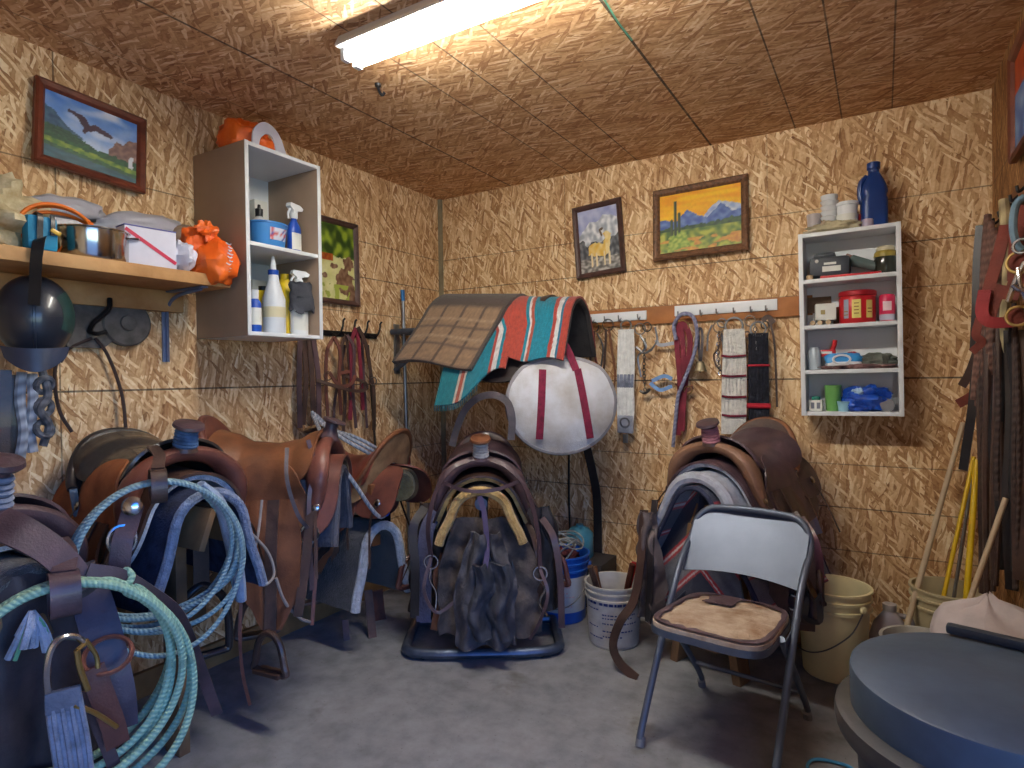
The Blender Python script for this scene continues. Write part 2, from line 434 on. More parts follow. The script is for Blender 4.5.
# ================================================================ PAINTINGS
def inpoly(p, q):
    x, y = p; r = False; n = len(q)
    for i in range(n):
        (a, b), (c, d) = q[i-1], q[i]
        if (b > y) != (d > y) and x < (c-a)*(y-b)/(d-b)+a: r = not r
    return r
def nz(u, v, f, s=0): return noise.noise(V((u*f, v*f, s)))
def mixc(a, b, t): t = max(0, min(1, t)); return tuple(x+(y-x)*t for x, y in zip(a, b))
def seg(p, a, b):
    (x, y), (x0, y0), (x1, y1) = p, a, b
    dx, dy = x1-x0, y1-y0; t = max(0, min(1, ((x-x0)*dx+(y-y0)*dy)/(dx*dx+dy*dy)))
    return math.hypot(x-x0-dx*t, y-y0-dy*t)
def p_bird(u, v):
    p = (u+.02*nz(u, v, 12), v+.02*nz(u, v, 14, 3))
    c = mixc((188, 204, 232), (74, 126, 206), (v-.35)/.65+.5*nz(u, v, 5))
    c = mixc(c, (212, 220, 238), max(0, nz(u*.6, v, 6, 2)*2.2-.05)*(v > .35)*.8)
    if inpoly(p, [(-.1, .86), (.1, .72), (.22, .56), (.4, .42), (.4, .2), (-.1, .2)]): c = mixc((44, 72, 104), (70, 104, 128), .5+nz(u, v, 20))
    if v < .60-.5*u+.04*abs(nz(u, v, 30)) and v < .5+.05*nz(u, v, 40): c = mixc((24, 52, 42), (52, 92, 62), .5+nz(u, v*2, 26))
    if inpoly(p, [(.66, .2), (.68, .42), (.76, .58), (.84, .56), (.88, .66), (1.1, .72), (1.1, .2)]): c = mixc((112, 82, 78), (150, 116, 104), .5+nz(u, v, 18))
    if v < .36-.04*u+.05*nz(u, v, 16) : c = mixc((28, 66, 46), (46, 96, 58), .5+nz(u, v, 20))
    if inpoly(p, [(.9, .22), (.89, .34), (.92, .42), (.95, .4), (.95, .22)]): c = (220, 224, 234)
    if abs(v-(.27-.1*u)) < .035+.03*nz(u, v, 9): c = mixc((70, 108, 46), (140, 160, 60), .5+1.4*nz(u, v, 14))
    if v < .18-.1*u: c = mixc((28, 66, 76), (50, 94, 108), .5+nz(u*.4, v, 20))
    if min(seg(p, (.26, .80), (.40, .76)), seg(p, (.40, .76), (.45, .62)), seg(p, (.34, .78), (.43, .64))) < .03 or min(seg(p, (.48, .66), (.70, .62)), seg(p, (.52, .70), (.68, .64)), seg(p, (.44, .62), (.52, .68))) < .028 or seg(p, (.43, .64), (.41, .55)) < .018:
        c = (66, 44, 62)
    return c
def p_desert(u, v):
    p = (u+.012*nz(u, v, 22), v+.015*nz(u, v, 24, 3))
    c = mixc((250, 196, 24), (240, 160, 22), .5+1.2*nz(u*.5, v*2, 7))
    if inpoly(p, [(.5, .4), (.62, .66), (.74, .76), (.86, .72), (1.1, .60), (1.1, .3)]): c = mixc((146, 166, 206), (206, 212, 220), .5+nz(u, v, 16))
    if inpoly(p, [(-.1, .56), (.08, .58), (.2, .5), (.35, .7), (.48, .58), (.6, .52), (.76, .72), (.9, .56), (1.1, .6), (1.1, .3), (-.1, .3)]): c = mixc((66, 88, 156), (104, 130, 184), .5+nz(u, v, 15))
    if v < .42+.10*(u-.5)*(u > .5)+.03*nz(u, v, 20): c = mixc((34, 60, 40), (68, 96, 52), .5+1.2*nz(u, v, 18))
    if v < .36: c = mixc((74, 104, 40), (176, 178, 66), .5+1.3*nz(u, v, 13, 5))
    if v < .22 and nz(u, v*2, 6, 7) > .02: c = mixc((212, 162, 62), (190, 120, 56), .5+nz(u, v, 24))
    if inpoly(p, [(.1, .02), (.12, .26), (.24, .38), (.34, .32), (.38, .08)]): c = mixc((110, 146, 50), (180, 188, 84), .5+1.3*nz(u, v, 22))
    for a, b0, b1, w in ((.2, .3, .86, .017), (.25, .34, .66, .014), (.155, .3, .56, .013)):
        if seg((u, v), (a, b0), (a, b1)) < w: c = (70, 84, 48) if u < a else (46, 60, 44)
    return c
def p_goat(u, v):
    p = (u+.02*nz(u, v, 14), v+.02*nz(u, v, 15, 3))
    c = mixc((150, 156, 204), (196, 200, 224), .5+nz(u, v, 6))
    if inpoly(p, [(-.1, .5), (.1, .66), (.3, .8), (.5, .78), (.66, .88), (1.1, .78), (1.1, .3), (-.1, .3)]): c = mixc((160, 166, 178), (236, 236, 238), .5+1.3*nz(u, v, 11))
    if v < .52+.1*nz(u, v, 8)-.2*(abs(u-.45) < .3)*.3: c = mixc((58, 60, 66), (128, 128, 130), .5+1.3*nz(u, v, 12))
    if v < .22: c = mixc((96, 92, 88), (190, 184, 176), .5+1.3*nz(u*.7, v*1.5, 15))
    if inpoly(p, [(.22, .28), (.24, .42), (.42, .46), (.6, .42), (.66, .5), (.62, .58), (.7, .62), (.82, .56), (.78, .42), (.74, .26), (.6, .22)]): c = mixc((224, 176, 66), (238, 214, 150), .4+nz(u, v, 10)+.7*(u > .66))
    for x in (.3, .42, .62, .74):
        if seg((u, v), (x, .1), (x, .28)) < .022: c = (232, 214, 170)
    if min(seg((u, v), (.58, .56), (.54, .64)), seg((u, v), (.54, .64), (.6, .66))) < .022: c = (96, 78, 60)
    return c
def p_creek(u, v):
    c = mixc((38, 66, 20), (150, 170, 50), .45+1.5*nz(u, v, 7))
    if v < .57+.04*nz(u, v, 9): c = mixc((206, 202, 132), (226, 222, 166), .5+nz(u, v, 6))
    if .5 < v < .6 and u < .5: c = mixc((150, 60, 24), (190, 110, 40), .5+nz(u, v, 20))
    for a, b, r, s in ((.85, .5, .12, .8), (.5, .44, .09, .4), (.75, .26, .2, .9), (.1, .17, .12, .7), (.9, .1, .16, .8), (.3, .3, .06, .6)):
        if math.hypot((u-a), (v-b)/s) < r*(1+.5*nz(u, v, 12)): c = mixc((104, 70, 50), (150, 116, 92), .5+nz(u, v, 16))
    if v < .2 and nz(u, v, 8, 4) > .1: c = (160, 170, 70)
    return c
def p_red(u, v):
    return mixc((40, 84, 150), (120, 150, 190), .5+nz(u, v, 5)) if v < .62 else mixc((150, 44, 22), (190, 84, 40), .5+nz(u, v, 6))
paint_m = mat('painted_canvas', (200, 200, 200), .45, var=.06, vs=60, use_attr=True)
def painting(name, label, loc, rz, w, h, fn, fm, fw=.03, roll=0, tilt=0, n=84):
    t = thing(name, label, 'painting', loc, rot=(tilt, roll, rz))
    b = B(); pr = [(0, -.002), (0, -.022), (fw*.25, -.028), (fw*.7, -.022), (fw, -.012), (fw, -.002)]
    for i, y in pr:
        for sx, sz in ((-1, -1), (1, -1), (1, 1), (-1, 1)): b.v.append(V((sx*(w/2-i), y, sz*(h/2-i))))
    m = len(pr)
    for i in range(m):
        j = (i+1) % m
        for k in range(4): b.f.append((i*4+k, i*4+(k+1) % 4, j*4+(k+1) % 4, j*4+k))
    obj('frame', b, fm, t, sharp=20)
    iw, ih = w-2*fw+.004, h-2*fw+.004
    c = B().sheet(lambda u, v: ((u-.5)*iw, -.009, (v-.5)*ih), n, int(n*h/w)+1, .004, col=fn)
    obj('canvas', c, paint_m, t); return t
red_wood = mat('mahogany_frame', (116, 58, 40), .4, var=.2, vs=14, c2=(84, 40, 28))
brn_wood = mat('carved_brown_frame', (122, 84, 58), .5, var=.3, vs=60, bump=.3, bs=120)
dk_wood = mat('plum_brown_frame', (84, 58, 52), .5, var=.2, vs=20)
painting('framed_painting', 'reddish wood framed painting of a flying bird over a lake, above the plank shelf', (.014, -2.125, 2.16), R_(90), .375, .305, p_bird, red_wood, .032, roll=R_(4), tilt=R_(-4))
painting('framed_painting', 'plum brown framed painting of a pale creek under green trees, behind the white cabinet', (.004, -.955, 1.885), R_(90), .36, .46, p_creek, dk_wood, .03, tilt=R_(-1))
painting('framed_painting', 'small dark framed painting of a tan animal before snowy mountains', (1.15, -.004, 2.03), 0, .30, .42, p_goat, dk_wood, .03, roll=R_(-4), tilt=R_(-1))
painting('framed_painting', 'wide framed painting of desert cactus and blue mountains under an orange sky', (1.72, -.010, 2.06), 0, .49, .385, p_desert, brn_wood, .036, roll=R_(-1.0), tilt=R_(-4))
painting('framed_painting', 'red and blue painting on the right wall, cut off by the photo edge', (ROOM_W-.006, -.84, 2.13), R_(-90), .46, .36, p_red, red_wood, .03)

# ================================================================ CABINETS
def cabinet(name, label, loc, rz, w, h, d, shelves, side_m, in_m, t=.016):
    o = thing(name, label, 'cabinet', loc, rz)
    for s in (-1, 1): obj('side_panel', B().box((s*(w/2-t/2), -d/2, h/2), (t, d, h), bev=.0012), side_m, o)
    for s in (-1, 1): obj('edge_strip', B().box((s*(w/2-t/2), -d-.001, h/2), (t+.001, .004, h+.001), bev=.001), in_m, o)
    obj('top_panel', B().box((0, -d/2, h-t/2), (w-2*t, d, t), bev=.0012), in_m, o)
    obj('bottom_panel', B().box((0, -d/2, t/2), (w-2*t, d, t), bev=.0012), in_m, o)
    obj('back_panel', B().box((0, -.006, h/2), (w-2*t, .006, h-2*t), bev=0), in_m, o)
    for z in shelves: obj('shelf_board', B().box((0, -d/2, z), (w-2*t, d-.004, t), bev=.0012), in_m, o)
    return o
melamine = mat('white_melamine', (226, 228, 230), .45, var=.04, vs=3)
taupe = mat('taupe_side_tone', (160, 136, 116), .5, var=.08, vs=3)  # side panels darker and browner than the white front and inside
CY, CZ, CD = -1.53, 1.435, .35
cabinet('wall_cabinet', 'open white two-shelf cabinet with taupe side, high on the left wall', (0.001, CY, CZ), R_(90), .385, .785, CD, [.375], taupe, melamine)
SX, SZ, SD = 2.415, 1.055, .17
cabinet('wall_cabinet', 'open white four-shelf cabinet on the back wall', (SX, -.001, SZ), 0, .40, .835, SD, [.20, .405, .615], melamine, melamine, .018)
for o in bpy.data.objects:
    if o.name.startswith('wall_cabinet'): o.rotation_euler.y = R_(-.6) if o.location.x > 1 else 0

# ---- bottles, tubs, boxes
def P_(name, c, rough=.35, **k): return mat(name, c, rough, var=k.pop('var', .05), **k)
w_pl = P_('white_plastic', (228, 230, 232)); bl_pl = P_('blue_plastic', (28, 74, 170)); bk_pl = P_('black_plastic', (30, 30, 34)); ye_pl = P_('yellow_plastic', (226, 190, 34))
lbl_m = P_('paper_label', (222, 222, 214), .6); red_pl = P_('red_plastic', (196, 36, 44)); tl_pl = P_('light_blue_plastic', (70, 142, 214))
nav = P_('navy_print', (36, 52, 110), .6)
def spray(label, loc, rz, bm, h=.19, r=.035, lab=None):
    t = thing('spray_bottle', label, 'spray bottle', loc, rz)
    obj('body', B().lathe([(0, 0), (r*.92, .001), (r, .008), (r, h*.62), (r*.9, h*.74), (r*.45, h*.9), (r*.38, h), (0, h)], 20, sy=.72), bm, t)
    obj('label_patch', B().sheet(lambda u, v: (r*1.01*math.sin((u-.5)*2.0), -r*.73*math.cos((u-.5)*2.0), h*(.1+.45*v)), 8, 3, .0006), lab or lbl_m, t)
    obj('collar', B().lathe([(r*.45, h*.96), (r*.48, h), (r*.48, h+.018), (r*.3, h+.02)], 14), w_pl, t)
    hd = B().prism([(-.035, h+.045), (-.03, h+.06), (.03, h+.058), (.05, h+.046), (.042, h+.034), (.012, h+.03), (.01, h+.014), (-.012, h+.014), (-.014, h+.03)], 'y', .026)
    obj('spray_head', hd, w_pl, t)
    obj('trigger', B().tube([(-.022, 0, h+.035), (-.036, 0, h+.012), (-.034, 0, h-.012)], .005, 6), w_pl, t)
    return t
def bottle(name, label, cat, loc, prof, m, parts=(), rz=0, sy=1.):
    t = thing(name, label, cat, loc, rz)
    obj('body', B().lathe(prof, 22, sy=sy), m, t)
    for pn, pp, pm in parts: obj(pn, B().lathe(pp, 20, sy=sy), pm, t)
    return t
u0 = CZ+.375+.008; l0 = CZ+.016
tb = thing('plastic_tub', 'light blue oval tub with a round label, upper shelf of the white cabinet', 'tub', (.27, PX(268, 230, .27).y, u0), R_(90))
bo = B()
bo.lathe([(0, 0), (.068, 0), (.072, .006), (.084, .098), (.089, .099), (.089, .106), (.083, .106), (.07, .008), (0, .008)], 28, sy=.8)
obj('body', bo, tl_pl, tb)
obj('round_label', B().sheet(lambda u, v: ((.077+.012*v)*1.015*math.sin((u-.45)*1.0), -(.077+.012*v)*.815*math.cos((u-.45)*1.0), .03+.05*v), 8, 4, .0006, col=lambda u, v: (205, 90, 84) if nz(u, v, 5) > .25 else ((50, 70, 160) if nz(u, v, 5, 3) > .2 else (214, 218, 232))), mat('printed_label', (200, 200, 200), .5, var=.03, use_attr=True), tb)
spray('blue spray bottle with white trigger, upper shelf of the white cabinet', (.27, PX(294, 230, .27).y, u0), R_(100), bl_pl, .165, .036)
bottle('pump_bottle', 'white round bottle with black cap behind the light blue tub', 'bottle', (.15, PX(259, 205, .15).y, u0), [(0, 0), (.042, 0), (.045, .01), (.045, .12), (.03, .15), (.014, .16), (.014, .17), (0, .17)], w_pl, [('cap', [(.016, .166), (.017, .2), (.008, .203), (.006, .22), (0, .22)], bk_pl)])
obj_b = single('carton', B().box((.06, PX(256, 190, .06).y, u0+.13), (.07, .07, .26), bev=.002), lbl_m, 'plain white carton at the back of the cabinet upper shelf', 'box')
bottle('squeeze_bottle', 'clear white cone-top squeeze bottle with blue collar, in the white cabinet', 'bottle', (.28, PX(274, 310, .28).y, l0), [(0, 0), (.044, 0), (.048, .008), (.048, .15), (.04, .175), (.024, .23), (.02, .26), (0, .26)], P_('milky_plastic', (214, 218, 224), .3), [('collar', [(.0215, .255), (.0225, .258), (.0225, .276), (.015, .278)], bl_pl), ('nozzle', [(.013, .276), (.012, .30), (.006, .335), (0, .337)], w_pl), ('label_band', [(.0486, .07), (.0486, .115)], P_('cream_label', (214, 204, 168), .6))])
sb = spray('white spray bottle draped with a grey rag, lower shelf of the white cabinet', (.27, PX(299, 310, .27).y, l0), R_(80), w_pl, .235, .042)
ry_ = PX(299, 310, .27).y
rg = B().sheet(lambda u, v: (.27+.052*math.cos(u*2.6-1.5)+.008*nz(u, v, 5), ry_+.052*math.sin(u*2.6-1.5)+.01*nz(u, v, 6, 2)+.02*v*(u > .5), l0+.235-.13*v-.02*nz(u, v, 4, 1)), 16, 12, .008)
single('cleaning_rag', rg, mat('charcoal_cloth', (70, 72, 80), .9, var=.2, bump=.3, bs=200), 'dark grey rag hung over the white spray bottle', 'rag')
for lab, y, x, hh in (('yellow bottle with black cap behind the cone-top bottle', PX(263, 300, .20).y, .20, .20), ('tall yellow bag-like bottle behind the cone-top bottle, right of the black-capped yellow one', PX(285, 300, .20).y, .20, .265)):
    bottle('yellow_bottle', lab, 'bottle', (x, y, l0), [(0, 0), (.046, 0), (.05, .01), (.05, hh*.82), (.03, hh*.97), (0, hh*.97)], ye_pl, [('cap', [(.02, hh*.96), (.02, hh*1.07), (0, hh*1.07)], bk_pl if hh < .25 else ye_pl)], sy=.9)
bottle('small_bottle', 'small blue and white bottle at the left of the cabinet lower shelf', 'bottle', (.31, PX(255, 320, .31).y, l0), [(0, 0), (.024, 0), (.026, .006), (.026, .12), (.014, .14), (0, .14)], bl_pl, [('cap', [(.016, .138), (.017, .175), (0, .178)], w_pl), ('label_band', [(.0266, .03), (.0266, .10)], lbl_m)])
single('carton', B().box((.06, PX(256, 290, .06).y, l0+.13), (.06, .08, .26), bev=.002), lbl_m, 'white carton at the back of the cabinet lower shelf', 'box')

# orange bag on the cabinet
oc = V((.19, CY-.07, CZ+.785)); hi_or = mat('orange_plastic_film', (240, 112, 38), .4, var=.15, vs=12, bump=.25, bs=14, c2=(222, 84, 22))
wh_film = mat('white_plastic_film', (222, 222, 236), .45, var=.06, bump=.2, bs=20)
cb_ = thing('plastic_bag', 'orange plastic bag with a white looped band on top of the white cabinet', 'bag', oc)
obj('body', B().blob((0, -.02, .062), (.10, .085, .072), .14, 2.2, 3, flat=-.06, pw=.8), hi_or, cb_)
obj('loop_band', B().ribbon([(.13, -.05, .004), (.125, -.035, .06), (.115, .015, .10), (.105, .07, .085), (.10, .11, .004)], lambda s: .035+.03*s, .006, (1, .2, .2), 7), wh_film, cb_)
obj('flap', B().blob((.085, .035, .04), (.03, .05, .036), .12, 2.5, 8, flat=-.036), hi_or, cb_)

# ================================================================ PLANK SHELF, LEFT WALL
ZS = 1.668
S = thing('plank_shelf', 'long pine plank shelf on a ledger along the left wall', 'shelf', (0, -2.25, ZS))
obj('board', B().box((.152, -.01, -.0225), (.296, 1.0, .045), bev=.003), wood, S)
obj('ledger', B().box((.02, -.03, -.088), (.038, .96, .084), bev=.002), wood, S)
bk = B().box((.006, .39, -.19), (.008, .028, .29), bev=.002).box((.014, .39, -.19), (.016, .006, .29), bev=.002)
obj('bracket', bk, mat('blue_grey_steel', (120, 134, 168), .4, .5), S)
ba = B().box((.15, .39, -.05), (.27, .028, .006), bev=.001).tube([(.012, .39, -.19), (.03, .39, -.11), (.10, .39, -.07), (.26, .39, -.056)], .007, 6)
obj('bracket_arm', ba, mat('blue_grey_steel', 0), S)
# things on the plank
p = PX(18, 226, .15)
single('cloth_bundle', B().blob((.15, -2.50, ZS+.10), (.11, .15, .125), .3, 2.6, 4, flat=-.098, nu=44, nv=30), mat('cream_cloth', (206, 192, 160), .9, var=.2, vs=14, bump=.5, bs=30, c2=(160, 140, 100)), 'crumpled cream cloth bag at the left end of the plank shelf', 'bag')
gf = mat('grey_plastic_film', (176, 174, 184), .3, var=.1, bump=.3, bs=25)
single('plastic_roll', B().blob((.06, -2.24, ZS+.20), (.045, .13, .045), .12, 2, 6, rot=(R_(4), 0, 0)).box((.06, -2.24, ZS+.08), (.08, .2, .16), bev=.01), gf, 'greyish clear plastic roll behind the orange cord on the plank shelf', 'plastic roll')
single('plastic_roll', B().blob((.075, -1.98, ZS+.185), (.055, .17, .055), .14, 2, 9, rot=(R_(9), 0, 0)).box((.07, -1.98, ZS+.07), (.09, .22, .14), bev=.01), gf, 'greyish clear plastic roll behind the steel pan on the plank shelf', 'plastic roll')
cb = B()
for k in range(4):
    c0 = V((.225-.012*k, -2.33+.008*k, ZS+.085-.006*k)); a = .105+.007*k; b_ = .075+.006*(k % 3)
    cb.tube([c0+V((.03*math.sin(2*q*PI/12), a*math.cos(q*2*PI/12), b_*math.sin(q*2*PI/12)+.03*math.cos(q*2*PI/12)*-1*.3)) for q in range(12)], .0058, 7, True, 3)
single('extension_cord', cb, mat('orange_rubber', (238, 120, 34), .45, var=.08), 'coiled orange extension cord on the plank shelf', 'cord')
tt = thing('tool_pouch', 'small teal blue pouch with dark straps left of the steel pan', 'pouch', (.265, -2.395, ZS), R_(90))
obj('body', B().box((0, 0, .055), (.085, .05, .11), bev=.015), mat('teal_fabric', (22, 128, 168), .6, var=.15, bump=.2, bs=90), tt)
obj('strap', B().ribbon([(-.012, -.03, .004), (-.012, -.031, .06), (-.01, -.028, .112), (-.006, .028, .112)], .016, .004, (0, -1, 0), 4).ribbon([(.022, -.03, .05), (.024, -.031, .09), (.024, -.026, .113)], .012, .004, (0, -1, 0), 4), bk_pl, tt)
obj('buckle', B().box((.03, -.032, .062), (.03, .008, .014), rot=(0, R_(25), 0), bev=.003), P_('brass_yellow', (206, 164, 60)), tt)
sp = thing('steel_pan', 'shiny round stainless steel pan on the plank shelf', 'pan', (.19, -2.215, ZS))
inox = mat('stainless_steel', (186, 184, 180), .16, 1., var=.06, vs=5)
obj('bowl', B().lathe([(0, 0), (.105, 0), (.112, .01), (.114, .1), (.119, .102), (.119, .106), (.111, .106), (.108, .012), (0, .01)], 36), inox, sp)
obj('handle', B().tube([(.07, .085, .088), (.078, .118, .092), (.03, .14, .092), (.01, .115, .088)], .005, 7), inox, sp)
wb = thing('paper_box', 'white paper box with a diagonal red stripe on the plank shelf', 'box', (.225, -2.045, ZS), R_(84))
obj('carton', B().box((0, 0, .07), (.175, .075, .14), bev=.002), P_('lavender_white_card', (216, 214, 228), .6), wb)
obj('stripe', B().ribbon([(-.085, -.0385, .128), (.0, -.0385, .076), (.085, -.0385, .024)], .013, .001, (0, -1, 0), 3), P_('crimson_tape', (196, 30, 70), .5), wb)
obj('lid_edge', B().box((0, -.0, .1425), (.177, .077, .004), bev=.001), P_('violet_card', (92, 92, 160), .6), wb)
ob = thing('plastic_bag', 'orange plastic bag with white lettering slumped over the end of the plank shelf', 'bag', (.215, -1.835, ZS))
bb = B().blob((.0, .0, .09), (.075, .075, .10), .16, 2.1, 5, flat=-.088, nu=40, nv=28, pw=.85).blob((.075, .025, .05), (.07, .07, .085), .14, 2.3, 12, pw=.85)
obj('body', bb, hi_or, ob)
obj('knot', B().blob((.06, -.005, .165), (.035, .04, .04), .3, 2.4, 14), hi_or, ob)
lt = B()
for k in range(9):
    z = .115-k*.013
    c0 = V((.147-.0016*(k-3)**2*.3, .028+.004*(k % 2), z))
    lt.tube([c0+V((.004, -.012+.004*(k % 3), .004)), c0+V((.006, .0, -.002)), c0+V((.003, .011, .003-.003*(k % 2)))], .0024, 5, smooth=3)
obj('lettering', lt, wh_film, ob)
obj('lining', B().blob((.01, -.085, .06), (.07, .045, .065), .2, 2.5, 17, flat=-.058), wh_film, ob)
single('brown_bag', B().blob((.10, -1.87, ZS+.105), (.07, .11, .105), .2, 2.3, 21, flat=-.103), mat('brown_grey_film', (150, 128, 112), .5, var=.2, vs=10, bump=.3, bs=20), 'crumpled brown grey bag behind the orange lettered bag', 'bag')
# ================================================================ SADDLES
def leather(name, c, c2, rough=.42, coat=.15): return mat(name, c, rough, var=.3, vs=7, bump=.18, bs=160, c2=c2, coat=coat)
le_dark = leather('dark_brown_leather', (80, 58, 50), (46, 34, 32))
le_tan = leather('tan_leather', (128, 80, 50), (92, 54, 34), .5, .05)
le_red = leather('reddish_leather', (116, 68, 56), (78, 44, 40))
le_rust = leather('rust_rough_leather', (116, 70, 44), (84, 48, 30), .75, 0)
le_org = leather('orange_roughout_leather', (172, 104, 60), (126, 70, 40), .75, 0)
le_blk = leather('black_leather', (48, 44, 46), (28, 26, 30), .32, .25)
le_plum = leather('plum_leather', (92, 70, 74), (58, 44, 50))
le_grey = leather('weathered_grey_leather', (96, 88, 92), (58, 54, 60), .6, 0)
fl_w = mat('white_fleece', (196, 200, 210), .95, var=.18, vs=40, bump=1.0, bs=120, sheen=.4)
fl_y = mat('yellowish_fleece', (206, 172, 110), .95, var=.25, vs=25, bump=1.0, bs=110, sheen=.3, c2=(164, 124, 66))
fl_d = mat('dark_wool', (56, 54, 60), .95, var=.3, vs=30, bump=.8, bs=140, sheen=.3)
felt = mat('grey_felt', (150, 152, 160), .95, var=.15, vs=20, bump=.5, bs=150)
brass = mat('brass', (176, 148, 92), .35, .9, var=.1)
chrome = mat('worn_chrome', (190, 192, 198), .22, 1., var=.1)
dkgap = mat('shadow_black_cloth', (34, 32, 34), .95, var=.2, bump=.4, bs=80)
BK = [.125, 72]
def bar(x, s, off=0, R=None, a=None, rise=None):
    """point on the back of the horse (s = distance round from the ridge, off = height above it)"""
    R = R or BK[0]; a = a or BK[1]
    A = R_(a); s0 = R*A; sg = 1 if s >= 0 else -1; q = abs(s)
    if q < s0: th = q/R; n = V((0, math.sin(th), math.cos(th))); p = V((0, R*math.sin(th), R*math.cos(th)-R))
    else:
        n = V((0, math.sin(A), math.cos(A))); p = V((0, R*math.sin(A)+(q-s0)*math.cos(A), R*math.cos(A)-R-(q-s0)*math.sin(A)))
    p = p+n*off; return V((x, sg*p.y, p.z))
def superell(u, v, n=3.2):
    """square u,v in -1..1 pulled to a rounded square"""
    m = max(abs(u), abs(v))
    if m < 1e-6: return u, v
    l = (abs(u)**n+abs(v)**n)**(1/n); k = m/l
    return u*k, v*k
def patch(x0, x1, s0, s1, off, n=3., R=None, a=None, wav=0, seed=0):
    def f(u, v):
        a_, b_ = superell(u*2-1, v*2-1, n)
        x = (x0+x1)/2+a_*(x1-x0)/2; s = (s0+s1)/2+b_*(s1-s0)/2
        o = off(x, s) if callable(off) else off
        return bar(x, s, o+wav*nz(x*3, s*3, 2, seed), R, a)
    return f
def saddle(label, loc, rz, M, drop=.62, stir=True, wrap=None, cantle=.105, cant2=.075, sw=.15, pad=None, horn=.105, group=None, sides=(-1, 1), lean=0, rigging=True, strings=True, seatm=None, padlen=(-.36, .33), skirt=(-.34, .27, .36), stir_turn=0):
    t = thing('western_saddle', label, 'saddle', loc, rot=(0, lean, rz), group=group)
    L, L2 = M['main'], M.get('trim', M['main'])
    z = .02 if pad else 0.0
    # skirts
    obj('skirt', B().sheet(patch(skirt[0], skirt[1], -skirt[2], skirt[2], z+.018, 4.5, wav=.006), 26, 36, .010), M.get('skirt', L), t)
    obj('skirt_lining', B().sheet(patch(skirt[0]+.012, skirt[1]-.012, -skirt[2]+.012, skirt[2]-.012, z+.003, 4.5), 18, 30, .018), M.get('lining', fl_y), t)
    # seat
    def so(x, s):
        h = interp([(-.24, .10), (-.19, .085), (-.10, .048), (0, .040), (.08, .052), (.15, .085), (.2, .10)], x)
        return z+.028+h*math.exp(-(s/(sw+.01))**4)
    obj('seat', B().sheet(patch(-.235, .18, -sw, sw, so, 5), 26, 26, .010), seatm or M.get('seat', L2), t)
    # jockeys: the rounded side flaps and the rear ones
    for sd in sides:
        obj('seat_jockey', B().sheet(patch(-.15, .16, sd*(sw-.06), sd*.365, lambda x, s: max(z+.036, so(x, s)+.007), 2.1, wav=.006, seed=sd), 18, 16, .008), M.get('jockey', L2), t)
        obj('rear_jockey', B().sheet(patch(-.36, -.12, sd*.015, sd*.27, z+.034, 2.6, wav=.008, seed=sd+2), 14, 14, .008), M.get('jockey', L2), t)
    # cantle
    def cf(u, v):
        ph = (u-.5)*2*R_(86); y = .185*math.sin(ph)*(1+.04*v); xb = -.125-.105*math.cos(ph)
        sb = math.copysign(abs(y)*1.12, y); zb = bar(0, sb, z+.05).z
        top = .045+cantle*math.cos(ph)**1.1+cant2*math.cos(ph)**2
        return V((xb-.045*v*math.cos(ph)-.01*v, y, lerp(zb, top+z+.01-.10*math.sin(ph)**4, v)))
    obj('cantle', B().sheet(cf, 28, 8, .022), M.get('cantle', L2), t)
    obj('cantle_roll', B().tube([cf(i/24, 1)+V((-.006, 0, .0)) for i in range(25)], .015, 10, smooth=2, flat=.8), M.get('roll', L), t)
    # fork with swells
    fk = B(); pts = []
    for i in range(17):
        s = (i/16-.5)*.56; q = abs(s)
        p = bar(.195-.02*(q/.28)**2, s, z+.03+.045*math.exp(-(s/.15)**4)); pts.append(p)
    def fr(k): q = abs(k-.5)*.56; return .034+.014*math.exp(-((q-.12)/.05)**2)-.018*max(0, (q-.2)/.08)
    fk.tube(pts, fr, 14, smooth=3, flat=.72, up=V((0, 0, 1)))
    obj('fork', fk, M.get('fork', L), t)
    # horn
    hb = V((.20, 0, z+.088)); ax = Matrix.Rotation(R_(14), 3, 'Y')
    obj('horn', B().lathe([(.042, 0), (.030, .03), (.025, horn*.55), (.026, horn*.85), (.04, horn*.95)], 18, hb, ax), M.get('horn', L), t)
    obj('horn_cap', B().lathe([(0, horn*.88), (.040, horn*.9), (.049, horn*.97), (.046, horn*1.07), (.02, horn*1.13), (0, horn*1.14)], 20, hb, Matrix.Rotation(R_(20), 3, 'Y')), M.get('cap', L), t)
    if wrap:
        hw = B()
        for k in range(5): hw.ring(hb+ax @ V((0, 0, .018+horn*.13*k)), .031-.0008*k, .0085, ax @ V((.06*(k % 2), .05, 1)), 16, 6)
        obj('horn_wrap', hw, wrap, t)
    # fenders and stirrups
    for sd in sides:
        def ff(u, v):
            s = lerp(.20, drop, u); wd = interp([(0, .085), (.35, .105), (.75, .10), (.9, .06), (1, .034)], u)
            a_ = (v-.5)*2; p = bar(.035+a_*wd+.02*u, sd*s, z+.048+.012*math.sin(u*5)+.012*nz(u*2, v*2, 2, sd))
            return p
        obj('fender', B().sheet(ff, 20, 10, .008), M.get('fender', L), t)
        ft = B().ribbon([bar(.035+.02*u, sd*lerp(.2, drop+.02, u), z+.056+.012*math.sin(u*5)) for u in (0, .25, .5, .75, 1)], .042, .006, (0, sd*.8, .5), 4)
        obj('stirrup_leather', ft, M.get('strap', le_dark), t)
